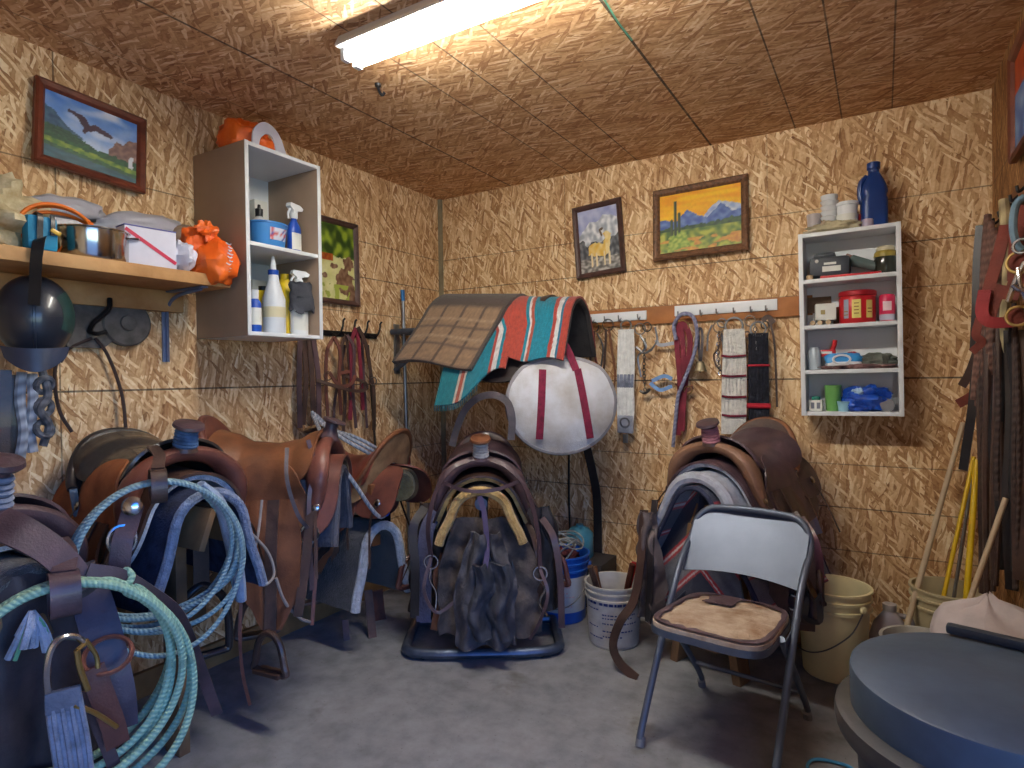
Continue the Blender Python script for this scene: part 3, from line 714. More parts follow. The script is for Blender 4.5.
        if stir:
            c = bar(.055, sd*(drop+.015), z+.055); sb_ = B()
            w_, h_ = .068, .135
            path = [(-.3, 0), (.3, 0), (.75, -.25), (1, -.75), (.98, -1), (-.98, -1), (-1, -.75), (-.75, -.25)]
            rt = Matrix.Rotation(R_(stir_turn)*sd, 3, 'Z')
            pp = [c+rt @ V((a_*w_, 0, b_*h_)) for a_, b_ in path]
            k = B(); k.tube(pp, .013, 8, True, 4, flat=1, up=V((0, 1, 0)))
            k.v = [v_ for v_ in k.v]
            st = obj('stirrup', k, M.get('stirrup', le_dark), t)
            obj('tread', B().box(c+rt @ V((0, 0, -h_)), (.125, .05, .016), bev=.005, rot=rt), M.get('stirrup', le_dark), st)
    # conchos, strings, rigging
    for sd in sides:
        for x, s in ((.19, .23), (-.14, .17), (-.27, .2)):
            p = bar(x, sd*s, z+.046); n = (bar(x, sd*s, z+.1)-p).normalized()
            rm = n.to_track_quat('Z', 'Y').to_matrix()
            obj('concho', B().lathe([(.017, 0), (.018, .002), (.014, .005), (.007, .007), (0, .0075)], 16, p, rm), chrome, t)
            if strings:
                q = random.Random(hash((x, s, sd, round(loc[1], 1))) % 999)
                e1 = bar(x+q.uniform(-.03, .03), sd*(s+q.uniform(.18, .34)), z+.06); e0 = bar(x+.008, sd*(s+.09), z+.062)
                obj('saddle_string', B().ribbon([p, e0, e1], .010, .003, n, 4), M.get('strap', le_dark), t)
        if rigging:
            p = bar(.17, sd*.33, z+.04); n = (bar(.17, sd*.33, z+.1)-p).normalized()
            obj('rigging_ring', B().ring(p, .034, .0055, n), chrome, t)
            obj('latigo', B().ribbon([bar(.17, sd*.2, z+.044), p+n*.008, bar(.165, sd*.45, z+.05), bar(.15, sd*.62, z+.05)], .034, .005, n, 4), M.get('strap', le_dark), t)
    return t
def saddle_pad(label, loc, rz, m, edge, x0, x1, half, t=.022, R=.115, a=74, fold=None, group=None, cat='saddle pad', lean=0, off=-.006, col=None, wav=.012):
    """pad draped over the ridge; its edges are bound in another material"""
    o = thing('saddle_pad', label, cat, loc, rot=(0, lean, rz), group=group)
    f = lambda u, v: bar(lerp(x0, x1, u), lerp(-half, half, v), off, R, a)+V((0, wav*nz(u*3, v*5, 1.3), 0))
    obj('body', B().sheet(f, 20, 160 if col else 40, t, col=col), m, o)
    for x in (x0, x1):
        obj('edge_binding', B().tube([bar(x, lerp(-half, half, i/28), off, R, a)+V((0, wav*nz((x-x0)/(x1-x0)*3, i/28*5, 1.3), 0)) for i in range(29)], t*.72, 8, smooth=1), edge, o)
    return o
old_wood = mat('weathered_wood', (128, 98, 70), .75, var=.25, vs=6, c2=(92, 68, 48), bump=.1, bs=40)
def wood_rack(label, loc, ln, h, group=None, post=False):
    """A-topped wooden rack that stands out from the wall"""
    o = thing('saddle_rack', label, 'saddle rack', loc, 0, group)
    for sd in (-1, 1):
        obj('top_board', B().box((ln/2, sd*.040, -.085), (ln, .02, .13), rot=(R_(sd*20), 0, 0), bev=.003), old_wood, o)
    obj('wall_cleat', B().box((.02, 0, -.32), (.036, .12, .62), bev=.003), old_wood, o)
    obj('brace', B().box((ln*.34, 0, -.36), (.034, .05, .60), rot=(0, R_(42), 0), bev=.003), old_wood, o)
    if post: obj('post', B().box((ln-.26, 0, -.13-(h-.13)/2), (.085, .038, h-.13), bev=.003), old_wood, o)
    return o
ZR = .875
RY = (-2.62, -2.12, -1.60)
# S1: front of the picture, left edge
saddle('dark leather saddle nearest the camera at the left photo edge', (.42, RY[0]-.04, ZR-.05), R_(4), dict(main=le_plum, skirt=le_dark, fork=le_plum, fender=le_plum, lining=fl_w, cap=le_plum), pad=True, horn=.13, wrap=mat('grey_cloth_wrap', (130, 138, 158), .9, var=.2, bump=.4, bs=60))
saddle_pad('thick dark pad under the saddle nearest the camera', (.42, RY[0]-.04, ZR-.065), R_(4), fl_d, fl_d, -.37, .36, .46)
wood_rack('wooden saddle rack under the saddle nearest the camera', (0.03, RY[0]-.04, ZR-.095), .76, ZR-.095)
# S2
blue_wrap = mat('blue_wrap', (74, 104, 140), .8, var=.25, vs=20, bump=.4, bs=60)
saddle('brown saddle with glossy dark seat and blue wrapped horn, behind the pale blue rope coil', (.385, RY[1], ZR+.045), R_(-3), dict(main=le_dark, skirt=le_dark, jockey=le_org, fork=le_red, cantle=le_blk, roll=le_blk, seat=le_blk, fender=le_rust, lining=fl_w, cap=le_plum, trim=le_rust), pad=True, wrap=blue_wrap, seatm=leather('glossy_seat_leather', (58, 54, 52), (44, 40, 40), .26, .35), drop=.62, stir_turn=60, cantle=.02, cant2=.055, horn=.085, sw=.115)
saddle_pad('dark blue pad with grey fleece edge under the glossy seated saddle', (.385, RY[1], ZR+.033), R_(-3), mat('navy_wool', (44, 54, 88), .95, var=.3, vs=20, bump=.6, bs=120), mat('grey_fleece', (138, 150, 176), .95, var=.2, vs=40, bump=1., bs=110), -.33, .345, .42)
wood_rack('wooden saddle rack under the glossy seated saddle', (0.03, RY[1], ZR+.0), .72, ZR+.0, post=True)
# S3
saddle('tan roughout saddle with rounded leather flaps, second from the corner on the left wall', (.41, RY[2]-.03, ZR+.025), R_(36), dict(main=le_tan, skirt=le_red, jockey=le_tan, fork=le_red, cantle=le_red, roll=le_red, seat=le_tan, fender=le_rust, horn=le_plum, cap=le_plum, lining=mat('brown_fleece', (132, 108, 80), .95, var=.3, bump=.8, bs=110), trim=le_tan), pad=True, drop=.66, horn=.075, stir_turn=30, cantle=.05)
saddle_pad('slate blue pad under the tan roughout saddle', (.41, RY[2]-.03, ZR+.013), R_(36), mat('slate_blue_felt', (62, 68, 84), .95, var=.2, vs=20, bump=.5, bs=120), mat('dark_slate_edge', (84, 86, 98), .95, var=.2, bump=.5, bs=120), -.30, .25, .36)
wood_rack('wooden saddle rack under the tan roughout saddle', (0.03, RY[2]-.20, ZR-.02), .56, ZR-.02).rotation_euler.z = R_(20)
# S4 small one with its back to the room, on a pole over the black pad
saddle('small saddle with red brown seat and blue wrapped horn, draped with a grey rope', (.28, -1.10, .80), R_(180+8), dict(main=le_dark, skirt=mat('tan_suede', (150, 118, 84), .9, var=.3, vs=8, bump=.3, bs=90, c2=(104, 78, 54)), jockey=le_red, fork=le_dark, seat=leather('red_brown_seat', (124, 62, 50), (92, 42, 34)), cantle=mat('tan_suede', 0), roll=le_tan, fender=le_blk, lining=fl_y, cap=mat('tan_suede', 0)), drop=.50, stir=False, wrap=blue_wrap, horn=.12, skirt=(-.30, .24, .26), cantle=.07)
pk = thing('saddle_rack', 'wall mounted pole rack above the black fleece edged pad', 'saddle rack', (0, -1.13, .60), R_(-8))
obj('wall_plate', B().box((.012, 0, .02), (.02, .14, .3), bev=.003), wood_dk, pk)
for zz in (.16, -.075):
    obj('arm', B().box((.27, 0, zz-.02), (.54, .05, .05), bev=.006), wood_dk, pk)
saddle_pad('black saddle pad with pale fleece edge on the lower pole rack', (.06, -1.13, .565), R_(-4), fl_d, fl_w, 0, .47, .42, R=.10, a=76, t=.03, off=.0)

S1 = V((.86, RY[0]-.05, .70))
def hang_cloth(name, label, cat, c, w, h, m, seed, depth=.05, rz=0, gather=.45, taper=1., fold=.035):
    o = thing(name, label, cat, c, rz)
    def f(u, v):
        wd = w*(gather+(1-gather)*min(1, v*2.2))*(1 if v < .7 else lerp(1, taper, (v-.7)/.3))
        y = (u-.5)*wd+.02*nz(u*2, v*3, 2, seed)
        x = depth*(.5+.5*math.cos((u-.5)*PI))+fold*math.sin(u*13+seed+2*v)*(.4+.6*v)+fold*1.1*nz(u*3, v*4, 1.7, seed+3)
        return V((x, y, -v*h-.05*h*nz(u*4, 0, 1, seed)*v))
    obj('body', B().sheet(f, 44, 34, .008), m, o)
    return o
hang_cloth('chaps', 'dark leather chaps hanging on the nearest saddle behind the green lariat', 'chaps', (.755, RY[0]-.05, .80), .46, .72, leather('dark_chap_leather', (66, 56, 60), (40, 36, 42), .6, 0), 1.7, .03, R_(-12), .7, 1, .022)
# ================================================================ SADDLE ON THE TUBULAR STAND (near the corner)
AX5 = R_(-58); O5 = V((.83, -.76, .765))
BK[:] = [.15, 66]
saddle('dark western saddle with pale wrapped horn on the tubular floor stand', O5, AX5, dict(main=le_plum, skirt=le_dark, jockey=le_dark, fork=le_plum, cantle=le_dark, roll=le_plum, fender=le_dark, lining=fl_y, cap=le_tan, stirrup=le_red), drop=.52, pad=True, cantle=.03, wrap=mat('pale_cloth_wrap', (206, 202, 196), .9, var=.2, bump=.5, bs=60), horn=.10, stir_turn=50)
saddle_pad('dark brown pad with yellowish fleece edge on the tubular stand', O5+V((0, 0, -.012)), AX5, mat('brown_wool', (70, 60, 58), .95, var=.3, vs=20, bump=.7, bs=120), fl_y, -.33, .335, .33, R=.135, a=66, t=.03)
st = thing('saddle_stand', 'tubular steel saddle stand on the floor below the pale horned saddle', 'saddle stand', (O5.x, O5.y, 0), AX5)
tube_m = mat('dull_blue_steel', (96, 108, 130), .42, .7, var=.2, vs=10)
b = B()
b.tube([(-.26, -.33, .03), (.20, -.35, .03), (.31, -.33, .03), (.345, -.22, .03), (.35, 0, .03), (.345, .22, .03), (.31, .33, .03), (.20, .35, .03), (-.26, .33, .03)], .022, 10, smooth=5)
obj('base_tube', b, tube_m, st)
for sy in (-1, 1):
    obj('rubber_foot', B().tube([(.30, sy*.335, .024), (.335, sy*.26, .024)], .024, 10, smooth=1), bk_pl, st)
obj('upright', B().tube([(-.02, 0, .03), (-.02, 0, O5.z-.10)], .022, 10, smooth=1).tube([(-.02, -.33, .03), (-.02, .33, .03)], .02, 8, smooth=1), tube_m, st)
obj('top_bar', B().tube([(-.28, 0, O5.z-.09), (.27, 0, O5.z-.09)], .03, 10, smooth=1), tube_m, st)
def lw(p): return Matrix.Translation(V((O5.x, O5.y, 0))) @ Matrix.Rotation(AX5, 4, 'Z') @ V(p)
# gear hung on the front of it
cl_g = mat('grey_canvas_cloth', (88, 86, 92), .9, var=.3, vs=9, bump=.4, bs=70, c2=(52, 50, 56))
cl_b = mat('brown_grey_cloth', (98, 88, 84), .9, var=.3, vs=9, bump=.4, bs=70, c2=(62, 54, 54))
jk = hang_cloth('chaps', 'rumpled grey cloth chaps hung on the front of the stand saddle', 'chaps', lw((.37, .02, .58)), .27, .50, cl_g, 3.3, .06, rz=AX5)
obj('fold', B().sheet(lambda u, v: V((.09+.03*math.sin(u*9)+.02*nz(u*3, v*3, 2, 9), .02+(u-.5)*.15+.02*math.sin(v*7), -.12-.32*v)), 22, 20, .010), mat('slate_cloth', (74, 76, 86), .9, var=.3, bump=.4, bs=70), jk)
obj('tie', B().ribbon([(.05, -.02, .16), (.055, 0, .08), (.07, .01, -.06), (.09, 0, -.14)], .022, .004, (1, 0, 0)), mat('violet_strap', (84, 72, 104), .7), jk)
hang_cloth('slicker', 'brown grey cloth slicker folded behind the chaps on the stand saddle', 'jacket', lw((.27, .03, .62)), .46, .54, cl_b, 7.7, .03, rz=AX5, gather=.6)
def strap(label, pts, w, m, n, t=.005, name='leather_strap', cat='strap', group=None, extra=None, smooth=5):
    b = B().ribbon(pts, w, t, n, smooth)
    o = single(name, b, m, label, cat, group); return o
hang_cloth('fender_leg', 'dark brown leather fender hanging at the left of the tubular stand', 'leather fender', lw((.14, -.24, .66)), .22, .52, leather('umber_leather', (72, 58, 50), (44, 36, 34), .65, 0), 4.4, .02, rz=AX5-.3, gather=.6, fold=.015)
hang_cloth('fender_leg', 'black leather fender hanging at the right of the tubular stand', 'leather fender', lw((.18, .27, .64)), .20, .50, leather('jet_leather', (48, 44, 48), (30, 28, 32), .6, 0), 9.4, .02, rz=AX5+.3, gather=.6, fold=.015)
nf = V((math.cos(AX5), math.sin(AX5), 0))
# headstall, straps and reins draped round the stand saddle
hs_ = thing('bridle', 'weathered leather bridle hung from the horn of the stand saddle', 'bridle', lw((.30, 0, .88)), AX5)
obj('headstall', B().ribbon([(.0, -.05, 0), (.03, -.12, -.03), (.05, -.19, -.12), (.06, -.23, -.28), (.05, -.22, -.42)], .02, .005, (1, -.5, .4)), le_plum, hs_)
obj('headstall', B().ribbon([(.0, .05, 0), (.03, .12, -.03), (.05, .20, -.12), (.06, .25, -.3), (.05, .26, -.48)], .02, .005, (1, .5, .4)), le_plum, hs_)
obj('browband', B().ribbon([(.04, -.17, -.09), (.09, -.06, -.12), (.09, .06, -.12), (.04, .18, -.09)], .016, .004, (1, 0, 0)), le_plum, hs_)
obj('rein', B().ribbon([(.05, -.22, -.42), (.08, -.25, -.55), (.06, -.20, -.66), (.05, -.12, -.62)], .014, .004, (1, 0, .2)), le_plum, hs_)
obj('rein', B().ribbon([(.05, .26, -.48), (.09, .29, -.58), (.06, .25, -.72), (.03, .21, -.8)], .014, .004, (1, 0, .2)), le_plum, hs_)
obj('bit', B().ring((.05, -.22, -.44), .03, .005, (1, 0, 0)).tube([(.05, -.22, -.47), (.05, -.226, -.52), (.045, -.20, -.58), (.05, -.205, -.66)], .005, 6), chrome, hs_)
bt = B().ring((.05, .26, -.5), .03, .005, (1, 0, 0)).tube([(.05, .26, -.53), (.05, .28, -.57), (.045, .255, -.63), (.05, .29, -.69)], .005, 6)
obj('bit', bt, chrome, hs_)
for i, (lab, y0, z0, y1, z1, w_, mm) in enumerate((('wide slate blue cinch strap hanging at the left of the tubular stand', -.25, .60, -.27, .14, .065, mat('slate_webbing', (84, 84, 108), .85, var=.2, bump=.4, bs=90)),
        ('dark leather strap left of the slate blue cinch on the tubular stand', -.31, .62, -.31, .16, .04, le_blk), ('rusty leather strap right of the slate blue cinch on the tubular stand', -.20, .40, -.215, .10, .05, le_rust),
        ('black leather strap at the right of the grey chaps', .15, .52, .17, .09, .035, le_blk), ('plum leather strap, rightmost on the tubular stand', .33, .56, .36, .10, .03, le_plum), ('thin dark strap between the chaps and the rightmost plum strap', .24, .56, .25, .16, .025, le_dark))):
    strap(lab, [lw((.20, y0*.85, z0+.03)), lw((.26, y0, z0-.05)), lw((.27+.02*(i % 2), (y0+y1)/2+.01*(i % 3), (z0+z1)/2)), lw((.26, y1, z1))], w_, mm, nf)

# ================================================================ SADDLE AT THE BACK WALL, RIGHT
BK[:] = [.165, 64]
O6 = V((1.975, -.43, .845)); AX6 = R_(-108)
SCL = dict(main=le_dark, skirt=le_plum, jockey=le_plum, fork=leather('dull_tan_leather', (140, 102, 78), (100, 70, 54), .5, .05), cantle=le_dark, roll=le_tan, fender=le_dark, lining=fl_w, cap=le_plum, seat=le_plum, trim=le_plum)
saddle('brown saddle with tan fork and pink wrapped horn behind the folding chair', O6, AX6, SCL, drop=.50, pad=True, wrap=mat('pink_cloth_wrap', (190, 128, 136), .9, var=.2, bump=.4, bs=60), horn=.095, seatm=le_plum, stir_turn=40, cantle=.035, skirt=(-.31, .25, .36))
saddle_pad('thick pale felt pad arched under the tan forked saddle behind the chair', O6+V((0, 0, -.015)), AX6, mat('pale_felt', (178, 180, 190), .95, var=.15, vs=20, bump=.5, bs=150), mat('pale_felt', 0), -.28, .31, .41, t=.034, R=.145, a=63)
def ser(u, v):
    k = (u*1.0) % 1; q = (v*7.2) % 1.8
    if q < .72: c = (40, 44, 66)
    elif q < .80: c = (186, 48, 58)
    elif q < .86: c = (222, 214, 214)
    elif q < .94: c = (186, 48, 58)
    elif q < 1.62: c = (116, 118, 128)
    elif q < 1.70: c = (186, 48, 58)
    elif q < 1.74: c = (222, 214, 214)
    else: c = (186, 48, 58)
    return mixc(c, (60, 60, 66), .25*(.5+nz(u, v, 40)))
wool = mat('woven_wool', (200, 200, 200), .95, var=.1, vs=60, bump=.5, bs=220, use_attr=True, sheen=.2)
o = saddle_pad('navy and grey striped wool blanket with red lines under the pale felt pad', O6+V((0, 0, -.055)), AX6, wool, wool, -.28, .345, .56, t=.014, R=.10, a=62, col=ser, cat='blanket')
for ch in o.children:
    if ch.name.startswith('edge'): ch.data.materials[0] = mat('navy_binding', (44, 48, 70), .9)
def ffold(u, v):
    w_ = lerp(.06, .26, v**.8); y = lerp(-w_*1.05, w_*.75, u)
    return V((.27+.05*v-.03*abs(2*u-1), y, -.02-.60*v*(1-.25*abs(2*u-1)**2)))
def ffc(u, v):
    p = ffold(u, v); return ser(0, ((-p.z*.9+abs(p.y+.0)*-.9)+.30)/1.25)
obj('front_fold', B().sheet(ffold, 130, 130, .012, col=ffc), wool, o)
sd_ = thing('saddle_stand', 'wooden saddle stand behind the folding chair', 'saddle stand', (O6.x, O6.y, 0), AX6)
for s_ in (-1, 1):
    obj('top_board', B().box((0, s_*.040, O6.z-.20), (.56, .02, .13), rot=(R_(s_*20), 0, 0), bev=.003), old_wood, sd_)
    for x in (-.24, .24): obj('leg', B().box((x, s_*.10, (O6.z-.23)/2), (.085, .036, O6.z-.22), rot=(R_(s_*9), 0, 0), bev=.003), old_wood, sd_)
for x in (-.24, .24): obj('crossbar', B().box((x, 0, .30), (.036, .22, .085), bev=.003), old_wood, sd_)
obj('rail', B().box((0, 0, .10), (.5, .09, .036), bev=.003), old_wood, sd_)
def lw6(p): return Matrix.Translation(V((O6.x, O6.y, 0))) @ Matrix.Rotation(AX6, 4, 'Z') @ V(p)
n6 = V((math.cos(AX6), math.sin(AX6), 0))
fen = hang_cloth('fender_leg', 'brown grey leather leg fender hanging left of the striped blanket', 'leather fender', PY(650, 512, -.70), .14, .46, leather('mouse_leather', (104, 92, 90), (70, 60, 62), .7, 0), 2.2, .02, rz=AX6, gather=.6)
strap('long dark curved strap trailing to the floor in front of the white bucket', [PY(644, 510, -.70), PY(641, 560, -.76), PY(634, 600, -.80), PY(620, 622, -.84), PY(613, 645, -.86), PY(620, 663, -.87), PZ(637, 679, .004)], .04, le_dark, n6+V((0, 0, .3)), .006)
strap('black strap over the brown grey leg fender', [PY(655, 500, -.68), PY(651, 545, -.75), PY(650, 590, -.77), PY(648, 622, -.76)], .03, le_blk, n6, .006)
for i, (lab, y, x, z0, z1, w_, mm) in enumerate((('dark leather flap strap, innermost right of the pale felt pad', .28, .20, .66, .30, .07, le_plum), ('dark brown strap second right of the pale felt pad', .345, .10, .64, .24, .06, le_dark), ('maroon strap hanging furthest right of the pale felt pad', .37, .06, .62, .28, .04, leather('maroon_leather', (92, 46, 52), (60, 32, 38))), ('slate webbing strap between chair back and seat', .23, .26, .45, .22, .05, mat('slate_webbing', 0)))):
    strap(lab, [lw6((x-.02, y*.8, z0+.04)), lw6((x+.02, y, z0-.04)), lw6((x+.03, y+.02, (z0+z1)/2)), lw6((x+.02, y+.01, z1))], w_, mm, n6+V((.6, 0, 0)))
bw = thing('bundled_bridle', 'bundle of dark bridle leather hanging right of the chair leg', 'bridle', lw6((.10, .33, .40)), AX6)
for k in range(5):
    obj('strap_loop', B().ribbon([(.02*k, -.05+.02*k, .06), (.05, -.08+.03*k, -.02), (.06, -.04+.02*k, -.13+.01*k), (.03, .02+.015*k, -.10), (.02, .03+.01*k, .0)], .022, .005, (1, .2, 0)), (le_dark, le_blk, le_plum)[k % 3], bw)
obj('ring', B().ring((.08, 0, -.04), .028, .005, (1, .2, 0)), chrome, bw)
BK[:] = [.125, 72]

# ================================================================ UPPER RACK IN THE CORNER: pads, serape, round bag
UR = V((.13, -.44, 1.60)); UA = R_(7)
BK[:] = [.13, 62]
ur = thing('saddle_rack', 'pipe saddle rack high on the left wall by the corner', 'saddle rack', (0.0, UR.y-.02, UR.z), UA)
obj('wall_plate', B().box((.010, 0, -.17), (.012, .05, .30), bev=.002), steel, ur)
obj('arm', B().tube([(.01, -.05, -.07), (1.0, -.05, -.07)], .018, 10, smooth=1).tube([(.01, .05, -.07), (1.0, .05, -.07)], .018, 10, smooth=1).tube([(1.0, -.05, -.07), (1.0, .05, -.07)], .018, 10, smooth=1), tube_m, ur)
obj('brace', B().tube([(.015, -.03, -.30), (.36, -.03, -.08)], .014, 8, smooth=1), tube_m, ur)
def lwu(p): return Matrix.Translation(UR) @ Matrix.Rotation(UA, 4, 'Z') @ V(p)
le_eng = leather('english_dark_leather', (58, 46, 44), (36, 30, 32))
es = thing('flat_saddle', 'dark leather saddle hidden under the striped serape on the corner rack', 'saddle', lwu((.66, 0, .0)), UA)
obj('seat', B().sheet(patch(-.26, .24, -.17, .17, lambda x, s: .02+interp([(-.26, .07), (-.1, .03), (.1, .03), (.22, .06)], x)*math.exp(-(s/.14)**4), 3), 18, 18, .02), le_eng, es)
for sd in (-1, 1):
    obj('flap', B().sheet(patch(-.15, .22, sd*.10, sd*.50, .02, 2.6), 16, 18, .010), le_eng, es)
    obj('knee_roll', B().tube([bar(.19, sd*.2, .035), bar(.2, sd*.32, .035), bar(.16, sd*.44, .035)], .02, 8), le_eng, es)
def serape(u, v):
    # stripes run round the drape: u along the ridge
    stops = [(0, (24, 116, 126)), (.16, (206, 196, 180)), (.18, (178, 84, 62)), (.215, (206, 196, 180)), (.235, (22, 124, 142)), (.42, (176, 66, 54)), (.44, (218, 214, 210)), (.475, (22, 128, 148)), (.50, (182, 72, 56)), (.66, (22, 128, 148)), (.685, (226, 222, 218)), (.70, (178, 84, 62)), (.725, (22, 130, 152)), (.87, (178, 66, 52)), (.90, (226, 222, 218)), (.93, (34, 110, 140)), (.945, (178, 66, 52))]
    c = stops[0][1]; q = u+.0015*nz(u, v, 20)
    for a_, cc in stops:
        if q >= a_: c = cc
    return mixc(c, (40, 40, 46), .22*(.5+nz(u*3, v, 30)))
saddle_pad('dark grey felt pad lining the open front end of the striped serape', UR, UA, mat('dark_grey_felt', (70, 66, 66), .95, var=.2, bump=.5, bs=120), mat('dark_grey_felt', 0), .74, 1.035, .36, t=.024, R=.13, a=62, off=.052)
so_ = thing('serape_blanket', 'teal and rust striped serape blanket draped over the corner rack', 'blanket', UR, UA)
def sf(u, v):
    x = lerp(lerp(.40, .17, min(1, max(0, v-.3)*3)), 1.05, u); fr = 1-u
    near = lerp(.66, .42, min(1, u*1.2)); near = near+.05*math.sin(u*10)
    if u > .55: near = .40
    s = lerp(-near, .31, v)
    p = bar(x, s, .075+.02*math.exp(-((x-.62)/.2)**2))
    p.z += -.02*max(0, u-.6)+.012*math.sin(u*16+v*3)*min(1, abs(s)*3)
    p.y += .018*math.sin(u*14)*max(0, abs(s)-.2)*2.2
    return p
obj('body', B().sheet(sf, 230, 40, .010, col=serape), wool, so_)
fr_ = B()
for k in range(22):
    p = sf(k/60, 0.0); fr_.tube([p, p+V((.003*nz(k, 0, 2), -.002, -.03))], .0022, 4, smooth=1)
obj('fringe', fr_, mat('fringe_yarn', (30, 100, 116), .9), so_)
pl_ = thing('plaid_pad', 'tan plaid saddle pad with dark edge on the wall end of the corner rack', 'saddle pad', UR, UA)
def plaid(u, v):
    c = (150, 120, 92); a_ = (u*4) % 1; b_ = (v*7) % 1
    if a_ < .12: c = (88, 72, 62)
    if b_ < .1: c = mixc(c, (92, 76, 66), .75)
    if .45 < b_ < .52: c = mixc(c, (176, 150, 122), .7)
    if u > .955 or u < .05: c = (70, 62, 58)
    if abs(v-.5) < .07: c = (70, 60, 54)
    return mixc(c, (80, 66, 56), .35*(.5+nz(u, v, 40)))
def pf(u, v):
    s = lerp(-.43, .32, v); x = lerp(.25, .72, u)+.36*min(0, s+.05)
    p = bar(x, s, .125); p.z += .02*math.sin(u*5)*abs(s)*2-.03*u
    if s < -.25: p.y -= .10*(abs(s)-.25)*(1-u*.8)
    return p
obj('body', B().sheet(pf, 60, 48, .026, col=plaid), wool, pl_)
# round white bag hung from the rack end
bg_ = lwu((1.005, -.21, -.475))
nb = V((.55, -.83, 0)).normalized(); rb = math.atan2(nb.y, nb.x)
rbag = thing('round_bag', 'round off-white canvas bag with two maroon straps hung from the corner rack', 'bag', bg_, rb)
cv = mat('offwhite_canvas', (214, 214, 218), .9, var=.1, vs=5, bump=.3, bs=150, c2=(176, 168, 160))
mr = mat('maroon_webbing', (132, 32, 62), .8, var=.2, vs=40, bump=.3, bs=150)
RB = .248
def disc(k, sgn):
    def f(u, v):
        r = RB*v; a_ = u*2*PI; bulge = .055*(1-v**2.6)+.006*nz(math.cos(a_)*v, math.sin(a_)*v, 4, 3)
        y = r*math.cos(a_); z = r*math.sin(a_)
        if z > .17: z = .17+(z-.17)*.7
        return V((sgn*(bulge+.012), y*1.08, z-.01*v))
    return f
obj('front_panel', B().sheet(disc(0, 1), 48, 12, .004), cv, rbag)
obj('back_panel', B().sheet(disc(0, -1), 48, 12, .004), cv, rbag)
rim = [disc(0, 1)(i/48, 1) for i in range(48)]
obj('piping', B().tube([V((0, p.y, p.z)) for p in rim], .016, 8, True, 1), mat('grey_piping', (150, 146, 150), .85), rbag)
for y in (-.105, .105):
    yy = lambda z: y+(.035 if y > 0 else -.012)*(-z/.2)
    obj('strap', B().ribbon([(.075-.35*abs(z)**1.9*1.6-(abs(y)*.07), yy(z), z) for z in (.16, .10, .03, -.05, -.12, -.185)], .036, .005, (1, 0, 0), 4), mr, rbag)
hd = B().ribbon([(.055, .07, .155), (.03, .035, .25), (-.02, -.02, .36), (-.06, -.05, .42)], .036, .005, (1, -.2, .1), 6)
obj('handle', hd, mr, rbag)
BK[:] = [.125, 72]
single('stirrup_strap', B().ribbon([PY(x, y, -.72) for x, y in ((452, 446), (457, 428), (465, 410), (478, 398), (494, 395), (507, 402), (512, 418), (511, 440))], .036, .008, (.5, -.85, 0), 6), le_grey, 'wide grey looped leather strap hanging above the stand saddle horn', 'strap')
# ================================================================ FOLDING CHAIR
ch = thing('folding_chair', 'grey metal folding chair with torn padded seat, facing the camera', 'chair', (2.075, -1.07, 0), R_(-97))
ch_m = mat('grey_chair_enamel', (92, 100, 116), .42, .45, var=.08, vs=6)
HW = .215
up = B()
topz, bx = .725, -.25
ang = [(.275, -HW, .012), (.235, -HW, .09), (-.05, -HW, .50), (bx+.05, -HW, topz-.11), (bx+.018, -HW+.014, topz-.045), (bx, -HW+.05, topz-.010), (bx-.006, -HW+.10, topz), (bx-.008, 0, topz+.004), (bx-.006, HW-.10, topz), (bx, HW-.05, topz-.010), (bx+.018, HW-.014, topz-.045), (bx+.05, HW, topz-.11), (-.05, HW, .50), (.235, HW, .09), (.275, HW, .012)]
obj('front_frame', up.tube(ang, .0125, 10, smooth=5), ch_m, ch)
bpz = lambda z: lerp(.275, bx, (z-.012)/(topz-.012))
def bp(u, v):
    z = lerp(.515, .722-.05*max(0, abs(2*u-1)-.72)**2*12, v)+.018*(2*u-1)**2*(v-.5)*-.8-(.02*(2*u-1)**2 if v < .3 else 0)
    return V((bpz(z)-.006-.03*(1-(2*u-1)**2)*.9, (u-.5)*2*(HW-.004), z))
obj('backrest', B().sheet(bp, 24, 10, .005), ch_m, ch)
for s_ in (-1, 1):
    obj('rear_leg', B().tube([(.10, s_*(HW-.02), .405), (-.20, s_*(HW-.02), .08), (-.235, s_*(HW-.02), .012)], .0115, 10, smooth=3), ch_m, ch)
    obj('hinge_link', B().box((.0, s_*(HW-.01), .40), (.20, .005, .022), rot=(0, R_(8), 0), bev=.002), ch_m, ch)
obj('rear_brace', B().tube([(-.155, -HW+.02, .13), (-.155, HW-.02, .13)], .008, 8, smooth=1), ch_m, ch)
for q, (x, y) in enumerate(((.277, -HW), (.277, HW), (-.237, -HW+.02), (-.237, HW-.02))):
    obj('rubber_foot', B().tube([(x, y, 0.0), (x-.012*(1 if q < 2 else -1), y, .03)], .0155, 10, smooth=1), mat('grey_rubber', (120, 120, 124), .7), ch)
def seatf(k, z, ins=0):
    def f(u, v):
        a_, b_ = superell(u*2-1, v*2-1, 5)
        x = .070+a_*(.220-ins); wd = lerp(.180, .198, (a_+1)/2)-ins
        return V((x, b_*wd, z+.02*((a_+1)/2-.5)+k*(1-a_*a_)*(1-b_*b_)))
    return f
obj('seat_pan', B().sheet(seatf(0, .398), 16, 16, .022), ch_m, ch)
pad_ = obj('seat_pad', B().sheet(seatf(.006, .415, .004), 22, 22, .016), mat('torn_foam', (196, 176, 154), .9, var=.2, vs=12, c2=(150, 120, 94), bump=.3, bs=80), ch)
vin = mat('plum_vinyl', (96, 78, 84), .5, var=.2, vs=20)
vb = B()
